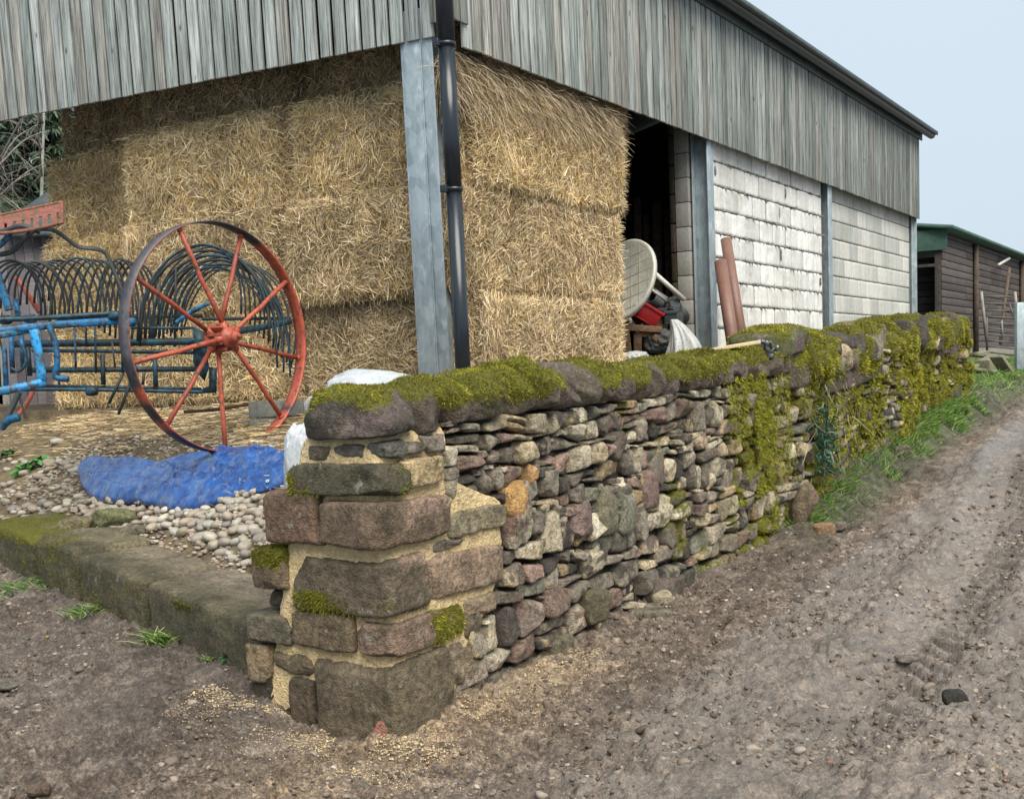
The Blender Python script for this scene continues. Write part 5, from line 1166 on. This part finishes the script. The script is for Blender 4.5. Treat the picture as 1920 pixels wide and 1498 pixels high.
# hollow pipe, crates, timber, sacks
mb=MB(); a=atY(1219,553,TY+.5); d=unit(atY(1290,600,TY+1.1)-a); lathe(mb,[(.075,0),(.082,0),(.082,.9),(.075,.9),(.07,.5),(.075,0)],a,d,24,(.25,.27,.27)); tag(mb.build('grey_pipe',M['silver_sheet'],origin=a),'short grey hollow pipe lying under the table legs','pipe')
def crate(label,x,y,Y,w_,h_,ang,mat,col=(1,1,1)):
    c=atY(x,y,Y); ax=unit([math.cos(ang),.2,math.sin(ang)]); ay=unit(np.cross([0,-.2,1.],ax)); az=np.cross(ax,ay); t=thing('crate',label,'crate',tuple(c-Z*h_/2)); OO=c-Z*h_/2
    for nm,(a0,a1,b0,b1,c0,c1) in {'base':(-w_/2,w_/2,-.12,.12,-h_/2,-h_/2+.012),'side_panel':(-w_/2,-w_/2+.012,-.12,.12,-h_/2+.013,h_/2),'side_panel_b':(w_/2-.012,w_/2,-.12,.12,-h_/2+.013,h_/2),'front_panel':(-w_/2+.013,w_/2-.013,-.12,-.108,-h_/2+.013,h_/2),'back_panel':(-w_/2+.013,w_/2-.013,.108,.12,-h_/2+.013,h_/2),'rim':(-w_/2-.012,w_/2+.012,-.134,-.121,h_/2-.03,h_/2)}.items():
        mb=MB(); box(mb,c,ax,ay,az,a0,a1,b0,b1,c0,c1,col,.003); mb.build(nm.replace('_b','') if nm=='side_panel_b' else nm,M[mat],t,origin=OO)
crate('bright red plastic crate lying tilted under the table',1214,588,TY+.15,.22,.17,-.55,'red_plastic')
crate('darker red crate behind the bright red one',1188,590,TY+.35,.22,.18,.35,'red_plastic',(.45,.5,.5))
crate('open black box on the pile beside the red crate',1250,592,TY+.2,.13,.13,.05,'dark_iron',(.9,1,1.1))
for i,(x0,y_0,x1,y_1,Y,r) in enumerate(((1148,612,1240,618,TY-.1,.03),(1160,615,1165,670,TY-.1,.035),(1172,618,1178,672,TY-.12,.04),(1195,625,1196,675,TY,.04),(1200,622,1262,630,TY,.045),(1225,630,1262,660,TY,.03),(1215,602,1250,612,TY+.1,.05))):
    mb=MB(); a,b=atY(x0,y_0,Y),atY(x1,y_1,Y+.1); d=unit(b-a); s_=unit(np.cross(d,[0,1,.1])); t_=np.cross(d,s_); box(mb,a,d,s_,t_,0,np.linalg.norm(b-a),-r,r,-.02,.02,np.array([1.6,1.4,1.3])*rg.uniform(.6,1.2),.004)
    tag(mb.build('timber_offcut',M['rough_timber'],origin=a),['long batten across the top of the timber heap','upright plank nearest the bales in the heap','second upright plank from the bales','third upright plank from the bales','thick board lying right of the upright planks','slanting board by the silver sheet','stubby board under the red crate'][i],'timber')
P=atY(1284,668,11.0)
mb=MB(); nth,nh=72,26; V=[]
for a_ in range(nh):
    t=a_/(nh-1)
    for b_ in range(nth):
        th=b_/nth*2*math.pi; fold=.16*math.sin(th*5+1.3*t)+.10*math.sin(th*11+2*t)+.05*math.sin(th*17-3*t)
        r_=(.03+.135*(1-t)**.75)*(1+fold*(.3+.7*(1-t))); V.append(P+np.array([r_*math.cos(th)-.10*t+.03*math.sin(3*t),r_*.7*math.sin(th),.36*t**.9]))
mb.add(np.array(V),[np.array([[a_*nth+b_,a_*nth+(b_+1)%nth,(a_+1)*nth+(b_+1)%nth,(a_+1)*nth+b_] for a_ in range(nh-1) for b_ in range(nth)]),np.array([[(nh-1)*nth+q for q in range(nth)]])])
tag(mb.build('silver_sheet',M['silver_sheet'],origin=P),'crumpled silver sheet draped at the foot of the second steel post','sheet')
P=atY(1190,665,10.8); bag('plastic_bag','crumpled grey plastic bag behind the wall by the bales','bag',P-Z*.03,(.13,.08,.06),'silver_sheet',k=2.4,seed=14,amp=.13)
P=atY(1235,640,11.4); bag('black_bag','black bag slumped in front of the timber heap','bag',P,(.16,.1,.12),'dark_iron',k=2.6,seed=15,amp=.1)
P=atY(1262,600,11.7); bag('black_bag','black sheeting bundled above the silver sheet','bag',P,(.10,.1,.22),'dark_iron',k=2.6,seed=16,amp=.1)
P=atY(1230,470,13.5); 
for i,(x,y1_,y2_,w_) in enumerate(((1200,372,640,14),(1216,405,640,10),(1236,380,640,16),(1256,395,640,12),(1268,430,640,8))):
    mb=MB(); a,b=atY(x-5,y1_,13.4),atY(x,y2_,12.6); d=unit(b-a); s_=unit(np.cross(d,[0,1,0])); box(mb,a,d,s_,np.cross(d,s_),0,np.linalg.norm(b-a),-w_*.003,w_*.003,-.02,.02,np.array([.7,.7,.8])*(.8+.1*i),.004)
    tag(mb.build('stored_board',M['rough_timber'],origin=a),'dark board standing in the shadow of the barn opening, %s'%['nearest the bales','second from the bales','third from the bales, the widest','fourth from the bales','thin and nearest the block pier'][i],'board')
# brown drain pipes leaning on the block wall
for (x0,y_0,x1,y_1,r,Y0,Y1,lab) in ((1361,449,1394,655,.058,12.25,11.85,'longer brown drain pipe leaning beside the second steel post'),(1351,492,1376,655,.066,11.95,11.45,'shorter thick brown drain pipe leaning left of the longer one')):
    a,b=atY(x0,y_0,Y0),atY(x1,y_1,Y1); d=unit(b-a); b=b+d*.25; mb=MB(); ln_=np.linalg.norm(b-a); lathe(mb,[(r-.008,0),(r,0),(r,ln_),(r-.008,ln_),(r-.008,0)],a,d,28); tag(mb.build('drain_pipe',M['clay_pipe'],origin=b),lab,'pipe')
# batten and glove on the wall top
mb=MB(); a,b=atY(1180,681,7.6),atY(1425,641,7.55); d=unit(b-a); s_=unit(np.cross(Z,d)); box(mb,a,d,s_,np.cross(d,s_),0,np.linalg.norm(b-a),-.03,.03,-.012,.012,(1,1,1),.002); tag(mb.build('timber_batten',M['pale_timber'],origin=a),'pale sawn batten lying along the top of the wall','batten')
gl=onpl(1440,655,W(0,.0,0),N); 
def glove():
    mb=MB(); V=[]; t=gl
    P,F=stone(rg,9,2.6,2,(.9,.97),.06); ax=unit(U*.9-Z*.35); up_=unit(N*.35+Z); sd_=np.cross(ax,up_)
    mb.add(t+(P[:,:1]*.05)*ax+(P[:,1:2]*.042)*sd_+(P[:,2:]*.018)*up_,F)
    for k in range(4):
        b=t-ax*.03+sd_*(.03*(k-1.5)*.8)+up_*.006; tube(mb,spline([b,b-ax*.045+up_*.016+sd_*.004*(k-1.5),b-ax*(.085-.008*abs(k-1.3))+up_*(.004+.006*k)+sd_*.010*(k-1.5)],10),[.011]*8+[.010,.006],8)
    b=t+sd_*.03-ax*.0; tube(mb,spline([b,b+sd_*.035+up_*.02,b+sd_*.05-ax*.03+up_*.035],8),[.012]*6+[.01,.006],8)
    tube(mb,[t+ax*.03,t+ax*.07-up_*.01,t+ax*.11-up_*.035],[.034,.036,.038],12,flat=.5)
    tag(mb.build('work_glove',M['glove'],origin=t,smooth=True),'grey and white work glove lying on the mossy cope at the end of the batten','glove')
glove()
# bramble stems above the old wall
mb=MB()
for k in range(9):
    b=atY(1610,655,10.2); pts=[b]
    for j in range(4): pts.append(pts[-1]+np.array([rg.normal()*.07,rg.normal()*.05,.06-.015*j*rg.random()]))
    tube(mb,spline(pts,14),.0045,5,(1.4,1.1,.9))
tag(mb.build('bramble',M['rough_timber'],origin=atY(1610,655,10.2)),'tangle of bare bramble stems sticking up behind the old wall','bramble')
# ================================================================= brown shed on the right
SC=atY(1765,640,23); SC[2]=1.05; SH=3.88
shed=thing('shed','long dark brown weatherboarded shed beyond the barn','shed',tuple(SC))
def sb(name,mb,mat,parent=None,**kw): return mb.build(name,M[mat],parent or shed,origin=SC,**kw)
def wboards(o,ax,nrm,ln,z0,z1,pitch=.15,base=(.085,.07,.065)):
    mb=MB(); z=z0
    while z<z1:
        u=0
        while u<ln:
            l=min(rg.uniform(2.2,3.6),ln-u); h=min(pitch-.004,z1-z); V=[];
            box(mb,o,ax,nrm,Z,u+.002,u+l-.002,0,.02,z,z+h-.012,np.array(base)*rg.uniform(.7,1.3)*np.array([1,1,1.02]),.003); u+=l
        z+=pitch
    box(mb,o,ax,nrm,Z,0,ln,-.06,-.004,z0,z1,(.012,.012,.012)); return mb
sb('front_wall',wboards(pt(SC),U,N,17,1.55,SH),'brown')
mb=MB(); box(mb,pt(SC),U,N,Z,0,17,-.05,.01,.9,1.545,(1.2,1.15,1.05),.004); sb('plinth',mb,'concrete')
LS=unit([-.93,.36,0]); NS=unit([-.36,-.93,0])
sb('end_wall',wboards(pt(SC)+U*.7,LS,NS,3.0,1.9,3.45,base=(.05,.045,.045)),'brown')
mb=MB(); box(mb,pt(SC),LS,NS,Z,0,.12,-.06,.03,.9,SH,(.4,.5,.7)); box(mb,pt(SC),LS,NS,Z,.12,3.2,-.02,.03,3.2,3.26,(.4,.5,.7)); box(mb,pt(SC),LS,NS,Z,.55,.68,.0,.08,.9,2.55,(1.5,1.4,1.3)); box(mb,pt(SC),LS,NS,Z,.9,1.02,.0,.08,.9,3.4,(1.6,1.5,1.4)); box(mb,pt(SC),LS,NS,Z,.6,1.0,.02,.05,2.15,2.28,(1.5,1.4,1.3)); sb('corner_frame',mb,'rough_timber')
mb=MB(); box(mb,pt(SC),LS,NS,Z,-.12,3.2,.0,.10,SH-.36,SH+.05,(1,1,1)); sb('bargeboard',mb,'felt')
V=[];
for u in (-.25,17.3):
    for l,dz in ((-.28,-.02),(1.7,.30),(3.4,.02)):
        for t in (0,.07): V.append(pt(SC)+u*U+l*unit([-U[1],U[0],0])+Z*(SH+.04+dz+t))
k=6; F=[[1,7,9,3],[3,9,11,5],[0,2,8,6],[2,4,10,8],[0,6,7,1],[4,5,11,10],[0,1,3,2],[2,3,5,4],[6,8,9,7],[8,10,11,9]]
mb=MB(); mb.add(np.array(V),np.array(F)); sb('roof',mb,'felt',smooth=False)
for x in (1830,1916):
    mb=MB(); p=onpl(x,560,SC+N*.08,N); tube(mb,[pt(p)+Z*1.35,pt(p)+Z*(SH-.02)],.06,12,(.75,.8,.95)); sb('downpipe',mb,'rough_timber')
mb=MB(); p=onpl(1880,494,SC+N*.15,N); a,b=onpl(1872,497,SC+N*.2,N),onpl(1892,485,SC+N*.2,N); tube(mb,[a,b],.035,8,(.9,.9,.9)); sb('bracket',mb,'white_plastic')
mb=MB(); tube(mb,[atY(1893,503,24.5),atY(1882,580,24.2),atY(1876,645,23.8)],.035,8,(.9,.95,1.)); tag(mb.build('pole',M['rough_timber'],origin=atY(1876,645,23.8)),'long brown pole leaning against the shed behind the hurdle','pole')
# hurdle gate
GY=22.5; gt=thing('hurdle','rusty metal sheep hurdle leaning against the brown shed','hurdle',tuple(atY(1875,665,GY)))
GO=atY(1875,665,GY)
def gbar(x0,y_0,x1,y_1,r,nm,col=(3.,2.4,2.2),dY=0.):
    mb=MB(); tube(mb,[atY(x0,y_0,GY+dY),atY(x1,y_1,GY+dY)],r,7,col); mb.build(nm,M['dark_iron'],gt,origin=GO)
gbar(1840,547,1850,640,.03,'upright',(7,6,5)); gbar(1903,547,1908,600,.03,'upright',(7,6,5)); gbar(1850,595,1851,660,.025,'upright'); gbar(1906,590,1905,668,.025,'upright'); gbar(1878,600,1880,635,.02,'brace',(6,5.5,5)); gbar(1893,570,1906,610,.016,'brace')
for k in range(6): gbar(1842+1.5*k,556+13*k,1904+.5*k,557+13.5*k,.018,'rail',dY=.15)
for k in range(7): gbar(1850,594+11*k,1906,597+11.5*k,.018,'rail')
# galvanised post at the edge, plank heap
pp=atY(1914,680,18.); mb=MB(); box(mb,pp,unit([1,0,0]),unit([0,1,0]),Z,-.07,.10,-.02,.02,-.3,.95,(1,1,1),.004); box(mb,pp,unit([1,0,0]),unit([0,1,0]),Z,-.085,-.071,-.05,.05,-.3,.95,(1,1,1),.003); box(mb,pp,unit([1,0,0]),unit([0,1,0]),Z,.101,.115,-.05,.05,-.3,.95,(1,1,1),.003)
tag(mb.build('steel_stub_post',M['galv'],origin=pp-Z*.3),'short galvanised steel post standing at the right edge beyond the lane','post')
for i,(x0,y_0,x1,y_1,Y,w_,lab) in enumerate(((1800,700,1862,668,17,.12,'weathered plank pointing up the verge on top of the heap'),(1868,668,1892,704,16.5,.12,'weathered plank sloping down to the right end of the heap'),(1792,672,1850,660,18,.10,'plank lying flat at the back of the heap'),(1805,690,1880,700,16.8,.1,'rotten board along the bottom of the heap'),(1820,664,1885,672,17.5,.12,'plank across the top of the heap below the hurdle'),(1795,684,1840,682,17.2,.1,'short board at the left of the heap next to the wall end'),(1840,688,1870,690,16.9,.16,'thick dark block inside the plank heap'))):
    mb=MB(); a,b=atY(x0,y_0,Y),atY(x1,y_1,Y+.1); d=unit(b-a); s_=unit(np.cross(d,Z)); box(mb,a,d,s_,np.cross(s_,d),0,np.linalg.norm(b-a),-w_,w_,-.025 if i<6 else -.12,.025 if i<6 else .1,np.array([1,1,.95])*rg.uniform(.7,1.3),.008)
    tag(mb.build('old_plank',M['grey_timber'],origin=a),lab,'plank')
rk(1782,748,'loose_stone','mossy stone on the grass just past the end of the wall','stone',(.12,.1,.09),(.12,.12,.09),.5)
# ================================================================= trees and shed seen at the far left
def conifer(label,base,H,Rr,nb=2600,seed=1,colr=((.04,.075,.045),(.06,.10,.055),(.085,.12,.07),(.035,.055,.04))):
    r=np.random.default_rng(seed); t=thing('conifer',label,'tree',tuple(base),'dark conifers beyond the yard'); mb=MB(); base=np.array(base)
    tube(mb,[base,base+Z*H*.5,base+Z*H],[.22,.13,.03],9,(.10,.075,.055)); mb.build('trunk',M['bark'],t,origin=base)
    mb=MB(); lb=MB(); 
    for k in range(260):
        f=r.random()**.8; z=H*(.1+.88*f); L_=Rr*(1-f)**.7*r.uniform(.7,1.1)+.2; a=r.uniform(0,6.3); d=np.array([math.cos(a),math.sin(a),.15]); pts=spline([base+Z*z,base+Z*z+d*L_*.5-Z*.05*L_,base+Z*z+d*L_-Z*.3*L_],8); tube(lb,pts,np.linspace(.03,.008,8),5,(.09,.07,.05))
        m_=int(nb/150*6*(.4+L_/Rr)); q=r.random(m_)**.7*(len(pts)-1.01); ii=q.astype(int); P=pts[ii]+(pts[ii+1]-pts[ii])*(q-ii)[:,None]; D=np.c_[r.normal(size=(m_,2))*.8,-.5+r.normal(size=m_)*.4]+d*.5; ll=r.uniform(.15,.45,m_)
        blades(mb,P,D,ll,.09,np.array(colr)[r.integers(4,size=m_)]*r.uniform(.7,1.3,(m_,1)),-Z*(ll*.3)[:,None],seg=2,rg=r)
    mb.build('crown',M['grass'],t,origin=base,smooth=False); lb.build('limb',M['bark'],t,origin=base)
def birch(label,base,H,seed):
    r=np.random.default_rng(seed); t=thing('bare_birch',label,'tree',tuple(base)); base=np.array(base); mb=MB(); tr_=spline([base,base+np.array([.1,0,H*.5]),base+np.array([.5,0,H])],14); tube(mb,tr_,np.linspace(.08,.02,14),8,(.30,.29,.26)); mb.build('trunk',M['bark'],t,origin=base)
    lb=MB(); tw=MB()
    for k in range(34):
        f=r.uniform(.15,1); p=tr_[int(f*13)]; a=r.uniform(0,6.3); d=np.array([math.cos(a),math.sin(a),.9]); L_=r.uniform(.8,2.2)*(1.2-f*.6); pts=spline([p,p+d*L_*.5,p+d*L_*.9-Z*.15*L_],7); tube(lb,pts,np.linspace(.022,.006,7),5,(.20,.185,.16))
        m_=22; q=r.random(m_)*(len(pts)-1.01); ii=q.astype(int); P=pts[ii]+(pts[ii+1]-pts[ii])*(q-ii)[:,None]; D=r.normal(size=(m_,3))+d*.5; ll=r.uniform(.2,.7,m_); blades(tw,P,D,ll,.010,np.array([(.17,.155,.13)]*m_)*r.uniform(.7,1.3,(m_,1)),-Z*(ll*.4)[:,None],seg=3,rg=r)
    lb.build('limb',M['bark'],t,origin=base); tw.build('crown',M['bark'],t,origin=base,smooth=False)
def gnd(x,Y): p=atY(x,740,Y); p[2]=.6; return p
conifer('tall dark conifer seen under the left end of the boarding',gnd(-30,27),9.5,3.2,3200,1)
conifer('dark conifer close behind the left end of the bales',gnd(120,29),9.0,3.0,2600,2)
conifer('dark conifer farthest left, cut by the picture edge',gnd(-260,30),10,3.4,2600,3)
birch('bare pale birch standing in front of the dark conifers',gnd(10,22),7.5,4)
birch('second bare birch, mostly hidden behind the stacked bales',gnd(90,24),7.0,5)
ls=gnd(20,19); lshed=thing('dark_shed','low dark boarded shed with slate roof behind the rake','shed',tuple(ls))
LA=unit([1,.05,0]); LNn=unit([.05,-1,0])
mb=boards(lambda t:pt(ls)+LA*t,LA,LNn,3.4,lambda t:.3,lambda t:atY(60,438,19)[2],0,.15,.145,base=((.13,.115,.125),(.10,.09,.10),(.15,.135,.14))); mb.build('wall',M['brown'],lshed,origin=ls)
mb=MB(); e0,e1,e2=atY(8,437,18.7),atY(230,432,19.0),atY(230,262,22.5); f0=atY(22,405,19.6)
V=[e0,e1,e2,f0]; V=V+[v-Z*.08 for v in V]; mb.add(np.array(V),np.array([[0,1,2,3],[7,6,5,4],[0,4,5,1],[1,5,6,2],[2,6,7,3],[3,7,4,0]])); mb.build('roof',M['roof'],lshed,origin=ls,smooth=False)
